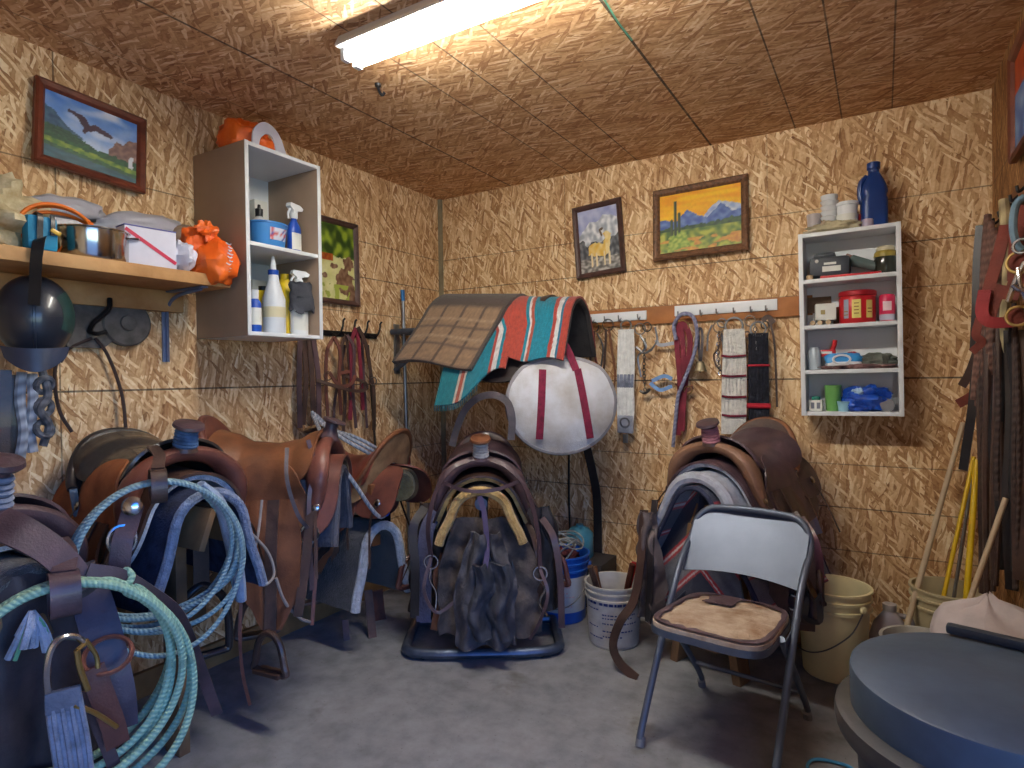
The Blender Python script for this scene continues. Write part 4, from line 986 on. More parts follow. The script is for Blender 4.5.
for i in range(48):
    a_ = 2*PI*i/48
    def edge(r):
        u, v = math.cos(a_), math.sin(a_); k = 1/max(abs(u), abs(v)); return seatf(.006, .4305, .004)((u*k*r+1)/2, (v*k*r+1)/2)
    q = .93-.22*abs(nz(math.cos(a_), math.sin(a_), 2.6, 4)); a0 = a_
    p0, p1 = edge(.99), edge(q); a_ = 2*PI*(i+1)/48; q2 = .93-.22*abs(nz(math.cos(a_), math.sin(a_), 2.6, 4)); p2, p3 = edge(q2), edge(.99)
    vb.add([p0, p1, p2, p3, p0-V((0, 0, .004)), p3-V((0, 0, .004))], [(0, 1, 2, 3)])
obj('torn_vinyl', vb, vin, pad_)
obj('vinyl_flap', B().sheet(lambda u, v: seatf(.006, .431, .004)(.10+.20*v+.03*nz(u, v, 4), .20+.30*u+.03*nz(u, v, 4, 2)), 10, 10, .003), vin, pad_)

# ================================================================ BUCKETS
def bucket(label, loc, rz, m, r0=.125, r1=.150, h=.37, bail=True, label_m=None, lab_h=(.25, .72), txt=None, bail_up=False, m_in=None):
    o = thing('bucket', label, 'bucket', loc, rz)
    k = lambda z: lerp(r0, r1, z/h)
    pr = [(0, .004), (r0*.97, .002), (r0, .008), (k(h*.76), h*.76), (k(h*.76)+.008, h*.77), (k(h*.8)+.008, h*.80), (k(h*.8), h*.805), (k(h*.87), h*.87), (k(h*.87)+.008, h*.88), (k(h*.9)+.008, h*.905), (k(h*.9), h*.91), (k(h)+.001, h*.97), (k(h)+.007, h*.975), (k(h)+.007, h), (k(h)-.004, h), (k(h)-.006, h*.97), (r0-.006, .012), (0, .01)]
    obj('body', B().lathe(pr, 40), m, o)
    if bail:
        for s_ in (-1, 1): obj('bail_ear', B().lathe([(0, 0), (.016, 0), (.014, .012), (0, .014)], 12, (0, s_*(k(h*.84)+.006), h*.84), (R_(-90*s_), 0, 0)), m, o)
        rr = k(h*.84)+.014
        pts = [(.0, -rr, h*.84)]+[((rr+.012)*math.sin(PI*i/10), -rr*math.cos(PI*i/10), h*.84-(.03+.16*math.sin(PI*i/10)*(1 if not bail_up else -.9))) for i in range(1, 10)]+[(0, rr, h*.84)]
        obj('bail', B().tube(pts, .0028, 6, smooth=3), mat('bail_wire', (120, 120, 122), .4, .9), o)
    if label_m:
        obj('label_wrap', B().sheet(lambda u, v: (lambda z, a_: V(((k(z)+.0012)*math.cos(a_), (k(z)+.0012)*math.sin(a_), z)))(h*lerp(*lab_h, v), lerp(-1.35, 1.35, u)), 26, 3, .0006), label_m, o)
    return o, k
yb, _ = bucket('pale yellow plastic bucket behind the folding chair', (2.355, -.42, 0), R_(-130), P_('pale_yellow_plastic', (238, 224, 176), .45, vs=4, var=.08), .118, .138, .365)
wbk, kb = bucket('white paint bucket with printed label and tools inside, right of the blue bucket', (1.445, -.585, 0), R_(-70), P_('dirty_white_plastic', (190, 186, 180), .5, var=.15, vs=6),   .115, .130, .285, bail=False, label_m=P_('faded_label', (168, 166, 168), .6, var=.1, vs=20), lab_h=(.06, .80))
def bucket_print(o, k, h, rows, c):
    b = B(); q = random.Random(5)
    for z, hh, w0, w1 in rows:
        a_ = w0
        while a_ < w1:
            da = q.uniform(.05, .12)*(1 if hh < .012 else 1.4)
            b.sheet(lambda u, v: V(((k(z)+.0024)*math.cos(a_+da*u), (k(z)+.0024)*math.sin(a_+da*u), z+hh*v)), 2, 1, .0003)
            a_ += da+q.uniform(.02, .05)
    obj('label_print', b, c, o)
bucket_print(wbk, kb, .285, [(.205, .016, -.5, .6), (.18, .006, -1.1, -.6), (.16, .006, -.4, .9), (.145, .005, -.4, .7), (.12, .006, -.4, .9), (.10, .005, -1.1, -.6), (.085, .006, -.4, .8), (.06, .006, -.4, .3), (.05, .006, -1.1, -.5), (.205, .012, -1.1, -.7)], nav)
bbk, kk = bucket('blue plastic bucket with white label, holding coiled wire', (1.10, -.44, 0), R_(-75), P_('bucket_blue', (24, 84, 176), .4, var=.1, vs=6), .12, .14, .34, label_m=P_('white_faded_label', (178, 178, 182), .6), lab_h=(.18, .70))
bucket_print(bbk, kk, .34, [(.19, .012, -.5, .5), (.16, .006, -.8, .4), (.14, .005, -.8, .7), (.12, .006, -.8, .2), (.09, .008, -.6, .6)], P_('pink_print', (186, 150, 150), .6))
wr = B(); q = random.Random(3)
for k in range(5):
    c = V((1.105+q.uniform(-.03, .03), -.44+q.uniform(-.03, .03), .34+.035*k*.6)); R0 = .085+.012*k
    wr.tube([c+V((R0*math.cos(i*PI/5), R0*math.sin(i*PI/5)*.9, .035*math.sin(i*PI/5+k)+.03*math.cos(2*i*PI/5+k))) for i in range(10)], .0045, 6, True, 3)
single('wire_coil', wr, mat('pale_wire', (150, 152, 150), .5, .3), 'loose coil of pale wire in the blue bucket', 'wire')
single('rag', B().blob((1.10, -.44, .30), (.09, .09, .045), .35, 3, 2), mat('maroon_rag', (96, 40, 44), .9, var=.3), 'dark red rag under the wire in the blue bucket', 'rag')
single('plastic_jug', B().lathe([(0, .001), (.07, 0), (.075, .01), (.075, .13), (.05, .16), (.02, .17), (.02, .18), (0, .18)], 20, (1.08, -.17, .241)), P_('cyan_jug', (64, 128, 150), .3), 'light cyan jug behind the blue bucket', 'jug')
single('crate', B().box((1.12, -.16, .12), (.26, .22, .24), bev=.006), P_('dark_crate', (52, 48, 50), .7), 'dark crate under the light cyan jug', 'crate')
for lab, a_, c, m_, ln in (('brown wooden hammer handle leaning in the white paint bucket', (1.42, -.55, .02), (1.36, -.66, .36), le_dark, 0), ('dark wooden handle leaning at the left rim of the white paint bucket', (1.43, -.60, .02), (1.345, -.58, .335), wood_dk, 1), ('red handled tool leaning at the right of the white paint bucket', (1.46, -.60, .02), (1.53, -.53, .37), red_pl, 2), ('rusty iron tool beside the red handled tool', (1.45, -.56, .02), (1.545, -.60, .38), mat('rust_iron', (96, 52, 40), .7, .5), 3)):
    single(('hammer', 'wood_chisel', 'pliers', 'pry_bar')[ln], B().tube([a_, V(a_).lerp(V(c), .5), c], .014, 8, smooth=3), m_, lab, 'tool')
# ================================================================ RIGHT CORNER
bucket('white bucket at the right, in front of the leaning stick', (2.66, -.62, 0), R_(-100), P_('dirty_white_plastic', 0), .115, .135, .27)
bucket('pale ridged bucket in the right corner holding the tool handles', (2.765, -.215, 0), R_(-60), P_('cream_plastic', (188, 174, 140), .5), .115, .135, .36, bail=False)
jg = thing('plastic_jug', 'translucent milk jug with violet liquid beside the pale yellow bucket', 'jug', (2.555, -.30, 0), R_(30))
obj('body', B().lathe([(0, 0), (.07, 0), (.075, .008), (.076, .15), (.06, .2), (.028, .245), (.022, .255), (.022, .27), (0, .27)], 20, sy=.9), mat('translucent_plastic', (176, 172, 182), .35, var=.08), jg)
obj('handle', B().tube([(.03, 0, .235), (.085, 0, .215), (.092, 0, .16), (.072, 0, .12)], .011, 8), mat('translucent_plastic', 0), jg)
obj('cap', B().lathe([(.025, .255), (.026, .282), (0, .284)], 14), P_('dull_cap', (166, 160, 160)), jg)
obj('liquid_band', B().lathe([(.0762, .02), (.0766, .09)], 20, sy=.9), P_('violet_liquid', (84, 52, 104), .3), jg)
def stick(label, a_, b_, r, m, name='broom_handle', cat='handle', r2=None):
    return single(name, B().tube([a_, V(a_).lerp(V(b_), .5), b_], lambda k: lerp(r, r2 or r, k), 9, smooth=2), m, label, cat)
yel = P_('yellow_paint', (222, 184, 26), .4)
def lean(label, top, bot, ytop, ybot, r, m, r2=None):
    a_ = PY(*bot, ybot); t_ = PY(*top, ytop); a_ = t_+(a_-t_)*((t_.z-.006)/(t_.z-a_.z)); a_.y = max(a_.y, -1.2 if ytop < -.5 else -.62)
    return stick(label, a_, t_, r, m, r2=r2)
lean('long pale wooden stick leaning in the right corner, nearest the white cabinet', (963, 423), (908, 622), -.02, -.32, .012, mat('pale_stick', (196, 174, 146), .7, var=.1), .010)
lean('yellow handle slanting left in the right corner', (974, 457), (945, 590), -.03, -.22, .0085, yel)
lean('upright yellow handle right of the slanting yellow one', (977, 460), (967, 592), -.06, -.24, .012, yel)
lean('short pale stick leaning to the right at the right wall', (1006, 498), (972, 594), -.66, -.70, .009, mat('pale_stick', 0))
lean('thin grey rake handle between the yellow handles', (972, 480), (955, 590), -.03, -.16, .007, steel)
# white feed bag on a feed bin behind the can
fb = thing('feed_bag', 'crumpled white feed bag with a pinkish panel behind the black trash can', 'bag', (2.80, -1.00, 0), R_(-100))
fbm = mat('woven_white_bag', (196, 184, 184), .7, var=.1, vs=8, bump=.25, bs=30)
def fbf(u, v):
    a_ = u*2*PI; w_ = interp([(0, .11), (.15, .125), (.7, .13), (.86, .115), (1, .004)], v)
    z = lerp(.0, .575, v**.85); k = 1+.10*nz(math.cos(a_), math.sin(a_), 1.8, 3+v*2)+.05*nz(math.cos(a_)*2, v*4, 2, 8)
    return V((w_*k*math.cos(a_)*.98, w_*k*math.sin(a_)*1.12, z+.03*nz(math.cos(a_), math.sin(a_)+v, 2, 5)*v))
obj('body', B().sheet(fbf, 44, 26, .003), fbm, fb)
obj('pink_panel', B().sheet(lambda u, v: fbf(.90+.2*u, .5+.33*v)*1.0+V((.004, 0, .002)), 10, 8, .002), mat('pinkish_print', (196, 146, 124), .7, var=.15), fb)
# trash can
TC = V((2.69, -2.055, 0)); 
tc = thing('trash_can', 'big black round trash can with a domed lid, bottom right', 'trash can', TC, 0)
blk = mat('dull_black_rubber', (44, 52, 62), .5, var=.2, vs=5, bump=.06, bs=50)
obj('body', B().lathe([(0, .004), (.155, 0), (.162, .01), (.198, .62), (.206, .625), (.206, .66), (.196, .665), (.188, .62), (.152, .012), (0, .01)], 48), blk, tc)
ld = obj('lid', B().lathe([(.206, .655), (.206, .675), (.207, .740), (.2055, .746), (.200, .749), (.10, .757), (0, .760)], 64), mat('daylit_blue_black_rubber', (70, 84, 100), .5, var=.25, vs=4, bump=.06, bs=40, c2=(48, 58, 72)), tc)  # bluish daylight on the black lid is put into its lighter colour
obj('lid_rim', B().lathe([(.222, .640), (.228, .645), (.231, .662), (.229, .676), (.222, .680), (.205, .682), (.203, .676), (.206, .650)], 64), mat('dusty_brown_rim', (66, 62, 60), .6, var=.25, vs=8), ld)
obj('lid_handle', B().box((.03, .170, .762), (.17, .022, .018), rot=(0, 0, R_(-14)), bev=.006), blk, ld)
single('cord_ring', B().tube([V((2.40, -1.16, .006))+V((.075*math.cos(i*PI/6), .06*math.sin(i*PI/6), .002*(i % 3))) for i in range(12)], .005, 6, True, 3), P_('sky_blue_cord', (70, 150, 206), .5), 'blue cord loop lying on the floor beside the chair', 'cord')
# ================================================================ HANGING TACK, LEFT WALL
# helmet
hm_ = thing('riding_helmet', 'black riding helmet hanging by its strap under the plank shelf', 'helmet', PX(35, 320, .17), R_(-22))
he = mat('black_helmet_shell', (34, 40, 52), .34, var=.1, vs=10, coat=.3)
def hshell(u, v):
    th = lerp(.02, 1.78, v); ph = u*2*PI
    return V((-.112*math.cos(th)*1.05, .118*math.sin(th)*math.cos(ph), .150*math.sin(th)*math.sin(ph)+.012*math.sin(th)))
hshell2 = lambda u, v: hshell(u, v)*V((1, 1, 1)) if False else V((hshell(u, v).x*-1, hshell(u, v).y, hshell(u, v).z))
obj('shell', B().sheet(hshell2, 40, 18, .008), he, hm_)
obj('ridge', B().tube([hshell2(.25, lerp(.9, .03, i/8))*1.012 for i in range(9)]+[hshell2(.75, lerp(.1, .9, i/7))*1.012 for i in range(8)], .006, 6, smooth=2), he, hm_)
obj('vent_panel', B().sheet(lambda u, v: hshell2(.02+.18*(u-.5)+.0, .42+.4*v)*1.02, 8, 8, .004), mat('dark_green_panel', (34, 62, 60), .4), hm_)
obj('visor', B().sheet(lambda u, v: V((.085-.06*(2*u-1)**2+.012*v, (u-.5)*.20*(1-.12*v), -.098-.085*v*(1-(2*u-1)**2*.5)-.012*(1-(2*u-1)**2))), 18, 8, .005), mat('slate_visor', (48, 58, 80), .35, coat=.2), hm_)
hm_.scale = (.88, .88, .88)
HM = (Matrix.Translation(hm_.location) @ Matrix.Rotation(R_(-22), 4, 'Z') @ Matrix.Scale(.88, 4)).inverted()
obj('strap', B().ribbon([HM @ PX(*p) for p in ((34, 305, .27), (35, 285, .29), (36, 262, .318), (38, 246, .322), (40, 239, .30), (44, 236, .22))], .036, .004, (1, -.3, .2), 5), bk_pl, hm_)
obj('chin_strap', B().ribbon([HM @ PX(*p) for p in ((58, 350, .17), (64, 345, .15), (66, 352, .13), (60, 362, .14))], .016, .004, (1, -.3, 0), 4), bk_pl, hm_)
# checked lead ropes under it
bwrope = rope_mat('navy_white_rope', (176, 184, 200), (24, 30, 52), 26, 1); bkrope = rope_mat('black_grey_rope', (96, 100, 112), (26, 28, 36), 30, 1)
for lab, pts, m_ in (('navy and white checked lead rope hanging below the helmet, left strand', [(22, 372, .10), (20, 400, .10), (24, 430, .11), (20, 458, .10)], bwrope),
                     ('navy and white checked lead rope below the helmet, right strand', [(32, 374, .11), (33, 405, .12), (30, 432, .11), (33, 452, .11)], bwrope),
                     ('knotted black and grey halter rope below the helmet', [(42, 370, .12), (48, 395, .13), (40, 410, .14), (49, 425, .12), (43, 446, .12)], bkrope)):
    b = B().tube([PX(*p) for p in pts], .016 if m_ is bwrope else .013, 8)
    if m_ is bkrope:
        for k in range(3): b.ring(PX(44, 385+k*22, .125), .026, .011, (1, .3, .4*(k-1)), 12, 7)
    single('lead_rope', b, m_, lab, 'rope')
for lab, pts, w_, m_ in (('black strap hanging at the far left photo edge', [(6, 370, .12), (5, 420, .13), (3, 470, .12)], .03, le_dark), ('dark strap hanging left of the checked lead ropes', [(12, 375, .07), (13, 420, .08), (11, 465, .07)], .03, le_dark)):
    strap(lab, [PX(*p) for p in pts], w_, m_, (1, -.3, 0))
# wall bracket with disc and its cord
db = thing('wall_bracket', 'grey weathered wall bracket with a round disc end, right of the helmet', 'bracket', PX(100, 322, 0), R_(90))
gw = mat('grey_weathered_metal', (104, 98, 94), .7, .2, var=.25, vs=20)
obj('plate', B().prism([(-.17, -.10), (.0, -.10), (.03, -.075), (.03, .085), (.0, .10), (-.17, .10)], 'y', .024, (0, -.012, 0)), gw, db)
obj('disc', B().lathe([(0, 0), (.086, 0), (.09, .006), (.09, .026), (.084, .032), (.03, .032), (.028, .042), (.018, .046), (0, .046)], 32, (.085, 0, 0), (R_(90), 0, 0)), gw, db)
obj('hook', B().tube([(-.05, -.025, -.04), (-.045, -.05, -.01), (-.02, -.065, .02), (.0, -.07, .05), (.008, -.06, .085)], .009, 8).tube([(-.05, -.025, -.04), (-.04, -.06, -.05), (-.01, -.07, -.04)], .008, 8), mat('black_iron', (32, 30, 32), .5, .6), db)
single('hanging_cord', B().tube([PX(*p) for p in ((95, 338, .03), (106, 352, .03), (116, 375, .03), (123, 400, .035), (126, 430, .05))], .006, 6).tube([PX(*p) for p in ((92, 338, .03), (70, 348, .02), (57, 362, .02), (55, 385, .025), (60, 412, .03), (72, 432, .05))], .006, 6), mat('dark_brown_cord', (58, 42, 40), .7), 'dark cord looped from the round disc bracket down to the glossy saddle', 'cord')
# hook strip
hk = thing('hook_rack', 'row of black iron hooks on the left wall beside the white cabinet', 'hook rack', PX(350, 332, 0), R_(90))
obj('backing_strip', B().box((0, -.006, -.015), (.40, .012, .03), bev=.002), mat('black_iron', 0), hk)
hookx = [-.145, -.06, .035, .135]
for x in hookx: obj('hook', B().tube([(x, -.01, -.012), (x, -.05, -.03), (x+.004, -.075, -.012), (x+.012, -.085, .02), (x+.022, -.08, .05), (x+.03, -.085, .062)], .0055, 7), mat('black_iron', 0), hk)
def bridle(label, cols, m_, m2=None, w_=.017, name='bridle', loop=None, group=None, ring=None):
    """a bunch of straps that hang from one hook: cols = lists of (px, py, x)"""
    P0 = PX(*cols[0][0]); o = thing(name, label, name, P0)
    for i, c in enumerate(cols):
        obj('strap', B().ribbon([PX(*p)-P0 for p in c], w_, .005, (1, -.25+.1*(i % 3), 0)), (m2 if (m2 and i % 2) else m_), o)
    if loop: obj('loop', B().ribbon([PX(*p)-P0 for p in loop], w_, .005, (1, -.2, .3)), m_, o)
    if ring:
        for r_ in ring: obj('ring', B().ring(PX(*r_)-P0, .022, .0035, (1, -.3, 0)), chrome, o)
    return o
bridle('pair of plum leather reins hanging left of the hooks, under the cabinet', [[(300, 340, .05), (299, 380, .06), (300, 428, .06)], [(304, 340, .05), (306, 380, .06), (303, 425, .06)]], le_plum, le_dark, .026)
bridle('thick dark brown reins hanging straight, second bunch from the cabinet', [[(309, 336, .06), (312, 375, .07), (314, 430, .07)], [(313, 336, .07), (318, 375, .08), (319, 425, .08)]], le_dark, le_plum, .028)
bridle('brown leather bridle looped on the first hook', [[(334, 337, .08), (327, 352, .09), (326, 385, .08), (328, 420, .07)], [(334, 337, .09), (340, 352, .10), (339, 380, .09), (341, 415, .08)]], le_red, None, .018, loop=[(329, 372, .11), (340, 386, .13), (352, 383, .12), (354, 372, .10), (340, 373, .09)], ring=[(328, 376, .10)])
bridle('dark brown bridle with crossing noseband on the second hook', [[(346, 335, .08), (341, 352, .09), (345, 395, .08), (343, 432, .07)], [(347, 335, .10), (354, 350, .11), (353, 390, .10), (356, 428, .08)], [(346, 335, .09), (349, 360, .09), (350, 400, .09)]], le_dark, le_plum, .018, loop=[(316, 380, .10), (335, 386, .13), (355, 391, .13), (366, 389, .12), (364, 382, .10), (345, 376, .09)], ring=[(364, 386, .12)])
bridle('maroon halter with braided crown on the last hook', [[(356, 328, .09), (351, 345, .10), (352, 375, .10), (350, 420, .08)], [(358, 327, .10), (366, 345, .11), (371, 375, .10), (374, 395, .10), (374, 430, .08)], [(357, 328, .09), (360, 360, .09), (363, 410, .08)]], mat('maroon_nylon', (128, 36, 54), .7, var=.2, bump=.2, bs=120), le_dark, .022, ring=[(373, 381, .11)], name='halter')
bridle('bunch of thin dark latigo straps behind the maroon halter', [[(362, 336, .04), (364, 380, .05), (367, 428, .05)], [(368, 345, .04), (372, 400, .05), (376, 455, .05)], [(345, 345, .03), (335, 400, .04), (334, 430, .04)]], le_plum, le_blk, .014)
# grey rope over the small saddle
gr_rope = rope_mat('grey_rope', (166, 172, 184), (104, 110, 122), 40, 2)
rp = B()
for dz in (0, 5, 10): rp.tube([PX(312+dz*.4, 412+dz*.3, .14), PX(322+dz, 424+dz*.5, .22), PX(345+dz, 440-dz*.3, .40), PX(372+dz*.6, 455-dz*.6, .46), PX(394, 466-dz*.4, .46)], .0085, 7)
rp.tube([PX(312, 414, .13), PX(330, 450, .45), PX(352, 480, .58), PX(374, 512, .60), PX(384, 516, .58), PX(388, 500, .54), PX(394, 470, .47)], .009, 7)
rp.tube([PX(330, 476, .40), PX(338, 470, .46), PX(348, 472, .48)], .008, 6)
single('grey_rope', rp, gr_rope, 'grey rope coil strung over the small red brown saddle', 'rope')
single('rope_tag', B().blob(PX(386, 512, .575), (.016, .016, .02), .1, 3, 2), P_('bright_blue_plastic', (30, 90, 220)), 'small bright blue rope clip at the end of the grey rope', 'clip')
for lab, pts, w_, m_ in (('slate leather strap hanging under the black fleece edged pad, left', [(345, 620, .30), (348, 645, .34), (360, 668, .38), (372, 676, .40)], .03, le_plum), ('dark leather strap hanging under the black fleece edged pad, right', [(368, 590, .36), (371, 620, .40), (374, 655, .44)], .04, le_dark), ('short brown leather tab under the black fleece edged pad', [(377, 590, .30), (379, 612, .30), (382, 628, .30)], .06, le_red)):
    strap(lab, [PX(*p) for p in pts], w_, m_, (.9, -.5, 0))
# pipe in the corner
pp = thing('steel_pipe', 'thin steel pipe with a blue cap standing in the left corner', 'pipe', PX(410, 572, .06))
P0 = PX(410, 572, .06); P1 = PX(403, 300, .045)
obj('pipe', B().tube([(0, 0, -P0.z+.002), P1-P0], .011, 10, smooth=1), steel, pp)
obj('cap', B().tube([P1-P0-V((0, 0, .005)), PX(402.5, 290, .045)-P0], .013, 10, smooth=1), P_('cap_blue', (40, 110, 170)), pp)

# ================================================================ LARIATS AND STRAPS OF THE FRONT SADDLES
lar_g = rope_mat('green_lariat_rope', (160, 196, 172), (118, 158, 138), 85, 2)
lar_b = rope_mat('blue_lariat_rope', (142, 170, 178), (104, 134, 146), 85, 2)
def coil(label, c, m_, nrm, ra, rb, n, r, seed, group=None, tilt=0, spread=.025, sag=.02):
    nrm = V(nrm).normalized(); a_ = nrm.cross(V((0, 0, 1))).normalized(); u_ = a_.cross(nrm)
    q = random.Random(seed); b = B()
    for k in range(n):
        da, db_ = q.uniform(-sag, sag), q.uniform(-sag, sag); dn = (k-(n-1)/2)*spread*.5; ph = q.uniform(-.15, .15)+tilt
        pts = []
        for i in range(16):
            t_ = 2*PI*i/16
            # loops gather where the strap holds them (top) and fan out below
            fan = (1-math.sin(t_))/2
            x = (ra+da*fan)*math.cos(t_); y = (rb+db_*fan)*(math.sin(t_)-1)
            x, y = x*math.cos(ph*fan)-y*math.sin(ph*fan), x*math.sin(ph*fan)+y*math.cos(ph*fan)
            pts.append(V(c)+a_*(-x)+u_*y+nrm*(dn*(.4+fan)+.012*math.sin(3*t_+k)))
        b.tube(pts, r, 8, True, 4)
    return b
gc = PX(64, 584, .86)
b = coil('', gc, None, (.95, -.30, 0), .235, .255, 7, .0098, 4, tilt=.06, sag=.03)
ga = V((.93, -.37, 0)).cross(V((0, 0, 1))).normalized()
kn = PX(128, 578, .86)
b.tube([PX(92, 582, .87), PX(110, 580, .88), PX(126, 584, .89), PX(132, 576, .885), PX(126, 570, .87), PX(122, 580, .86), PX(126, 592, .88), PX(140, 598, .885), PX(152, 606, .885), PX(154, 600, .88), PX(140, 588, .88), PX(130, 582, .87)], .0085, 8, smooth=5)
lg = single('lariat', b, lar_g, 'coiled pale green lariat rope strapped to the nearest saddle', 'rope')
bc = PX(158, 482, .78)
b = coil('', bc, None, (.92, -.40, 0), .205, .215, 7, .0072, 9, tilt=.02, sag=.025)
b.tube([PX(205, 490, .80), PX(222, 512, .80), PX(230, 540, .80), PX(234, 570, .80), PX(240, 596, .795)], .017, 8)
single('lariat', b, lar_b, 'coiled pale blue lariat rope on the saddle with the glossy dark seat', 'rope')
sleeve = B().tube([PX(200, 484, .805), PX(220, 504, .81), PX(231, 540, .815), PX(238, 575, .815), PX(241, 600, .81)], lambda k: .020+.008*math.sin(k*3.0), 9, flat=.7)
single('rope_sleeve', sleeve, mat('pale_blue_cloth', (150, 166, 192), .9, var=.2, bump=.6, bs=80), 'pale blue cloth sleeve wrapped along the blue lariat', 'sleeve')
# the strap that holds each coil
def keeper(label, c, nrm, w_, h_, m_, d=.035):
    o = thing('rope_strap', label, 'strap', c, math.atan2(nrm[1], nrm[0]))
    pts = [(-.03, 0, .045), (.01, 0, .05), (d, 0, .02), (d+.004, 0, -.02), (.01, 0, -h_), (-.03, 0, -h_*.8), (-.04, 0, 0)]
    obj('loop', B().ribbon(pts, w_, .006, lambda k: (0, 1, 0), 5, True), m_, o)
    o2 = B()
    return o
for lab, c, n_, w_, h_, m_ in (('dark leather strap buckled round the green lariat', gc+V((.0, 0, -.02)), (.95, -.30), .06, .055, le_plum), ('dark leather strap holding the blue lariat to the saddle', bc+V((0, 0, -.012)), (.92, -.40), .04, .045, le_dark)):
    o = thing('rope_strap', lab, 'strap', c, math.atan2(n_[1], n_[0]))
    pts = [(-.05, 0, .03), (-.02, 0, .045), (.025, 0, .04), (.042, 0, .0), (.03, 0, -h_*.8), (-.02, 0, -h_), (-.05, 0, -.02)]
    g = B(); P = catmull(pts, 5, True); k = len(P)
    for p in P:
        for sy, so_ in ((-1, -1), (1, -1), (1, 1), (-1, 1)):
            nn = (p-V((-.005, 0, 0))).normalized()
            g.v.append(p+V((0, sy*w_/2, 0))+nn*(.003*so_))
    for i in range(k):
        j = (i+1) % k
        for q in range(4): g.f.append((i*4+q, i*4+(q+1) % 4, j*4+(q+1) % 4, j*4+q))
    obj('loop', g, m_, o)
    obj('tail', B().ribbon([(.0, 0, .05), (-.06, .01, .08), (-.14, .0, .10)], w_*.8, .006, (.3, 0, 1), 5), m_, o)
# broad leather strap of the near saddle and the long strap trailing from it
strap('broad stitched plum leather strap lying over the front of the nearest saddle', [PX(-6, 522, .74), PX(20, 532, .79), PX(50, 550, .82), PX(75, 575, .845), PX(84, 590, .855)], lambda k: .085-.03*k, le_plum, (.75, -.25, .6), .008)
strap('long narrow plum leather strap trailing from the green lariat down to the right', [PX(88, 570, .86), PX(120, 575, .875), PX(150, 592, .88), PX(176, 612, .86), PX(190, 640, .82), PX(203, 675, .80), PX(217, 714, .78)], .032, le_plum, (.7, -.6, .3), .006)
strap('thin brown leather string hanging from the blue cloth sleeve', [PX(241, 598, .81), PX(240, 640, .80), PX(243, 675, .79), PX(250, 705, .78)], .010, le_red, (.8, -.5, 0), .004)
# cinch hanging on the near saddle
cin = thing('cinch', 'grey woven cinch with big steel ring hanging on the nearest saddle', 'cinch', PX(70, 650, .97), R_(-24))
M0 = cin.matrix_basis.inverted() if False else (Matrix.Translation(PX(70, 650, .97)) @ Matrix.Rotation(R_(-24), 4, 'Z')).inverted()
L_ = lambda px, py, x: M0 @ PX(px, py, x)
greyweb = mat('grey_woven_webbing', (132, 138, 156), .9, var=.2, vs=30, bump=.5, bs=140)
wbs = B()
for k in range(8):
    d = V((.004*(k % 2), (k-3.5)*.0085, 0)); wbs.tube([L_(63, 690, .97)+d*.9, L_(66, 715, .975)+d, L_(71, 745, .98)+d*1.04, L_(77, 790, .98)+d], .0058, 6, smooth=3)
obj('webbing', wbs, greyweb, cin)
obj('end_wrap', B().box(L_(63, 700, .972), (.018, .066, .05), bev=.006), mat('grey_wrap', (112, 116, 132), .9, var=.2, bump=.5, bs=120), cin)
obj('ring', B().tube([L_(48, 692, .975), L_(47, 670, .98), L_(52, 648, .985), L_(62, 638, .985), L_(76, 637, .985), L_(86, 644, .98)], .0075, 8), chrome, cin)
obj('buckle', B().tube([L_(77, 650, .99), L_(80, 668, .99), L_(88, 690, .99)], .0065, 7).tube([L_(86, 640, .985), L_(96, 655, .985), L_(98, 668, .985)], .005, 7).tube([L_(77, 650, .99), L_(86, 643, .985)], .005, 7), brass, cin)
obj('tongue', B().tube([L_(74, 705, .985), L_(95, 713, .99), L_(117, 727, .99)], .0055, 7), brass, cin)
strap('broad glossy plum leather latigo right of the grey cinch on the nearest saddle', [PX(85, 580, .80), PX(98, 620, .86), PX(108, 660, .90), PX(116, 700, .92), PX(118, 730, .92)], .085, leather('glossy_plum_leather', (72, 60, 76), (48, 40, 54), .5, .05), (.95, -.3, .1), .007)
strap('reddish leather strap crossing below the brass buckle', [PX(92, 668, .95), PX(100, 690, .955), (PX(112, 722, .955)), PX(118, 745, .95)], .05, le_red, (1, -.3, .1), .006)
strap('dark strap running behind the brass buckle to the lower frame edge', [PX(86, 690, .92), PX(98, 725, .92), PX(112, 760, .92), PX(120, 790, .92)], .028, le_plum, (1, -.3, .1), .006)
single('leather_loop', B().ring(PX(108, 655, .93), .05, .006, (.5, -.3, .8), 18, 6), le_red, 'curved reddish leather loop beside the steel ring on the nearest saddle', 'strap')
# white-grey beaded tassel with green bits
ts = thing('tassel', 'pale bead tassel with green knots hanging left of the steel ring', 'tassel', PX(32, 612, .86))
P0 = PX(32, 612, .86); q = random.Random(8)
for k in range(9):
    e = V((q.uniform(-.02, .02), q.uniform(-.045, .045), q.uniform(-.11, -.05)))
    obj('strand', B().tube([(0, 0, 0), e*.5+V((.01, 0, .01)), e], .005 if k in (1, 6) else .008, 6, smooth=3), P_('bright_green_yarn', (96, 150, 116), .8) if k in (1, 6) else mat('pale_yarn', (168, 178, 200), .9, var=.3, bump=.8, bs=90), ts)
# stirrup standing on the floor edge below the blue lariat
sp_ = thing('loose_stirrup', 'dark leather wrapped stirrup hanging low below the blue lariat', 'stirrup', PX(203, 655, .52), R_(-20))
obj('frame', B().tube([(0, -.02, .235), (0, .02, .235), (0, .075, .17), (0, .085, .02), (0, .06, 0), (0, -.06, 0), (0, -.085, .02), (0, -.075, .17)], .014, 9, True, 4, flat=1), le_blk, sp_)
obj('leather', B().ribbon([(0, 0, .24), (.0, 0, .40), (-.02, .0, .55)], .05, .007, (1, 0, 0)), le_dark, sp_)
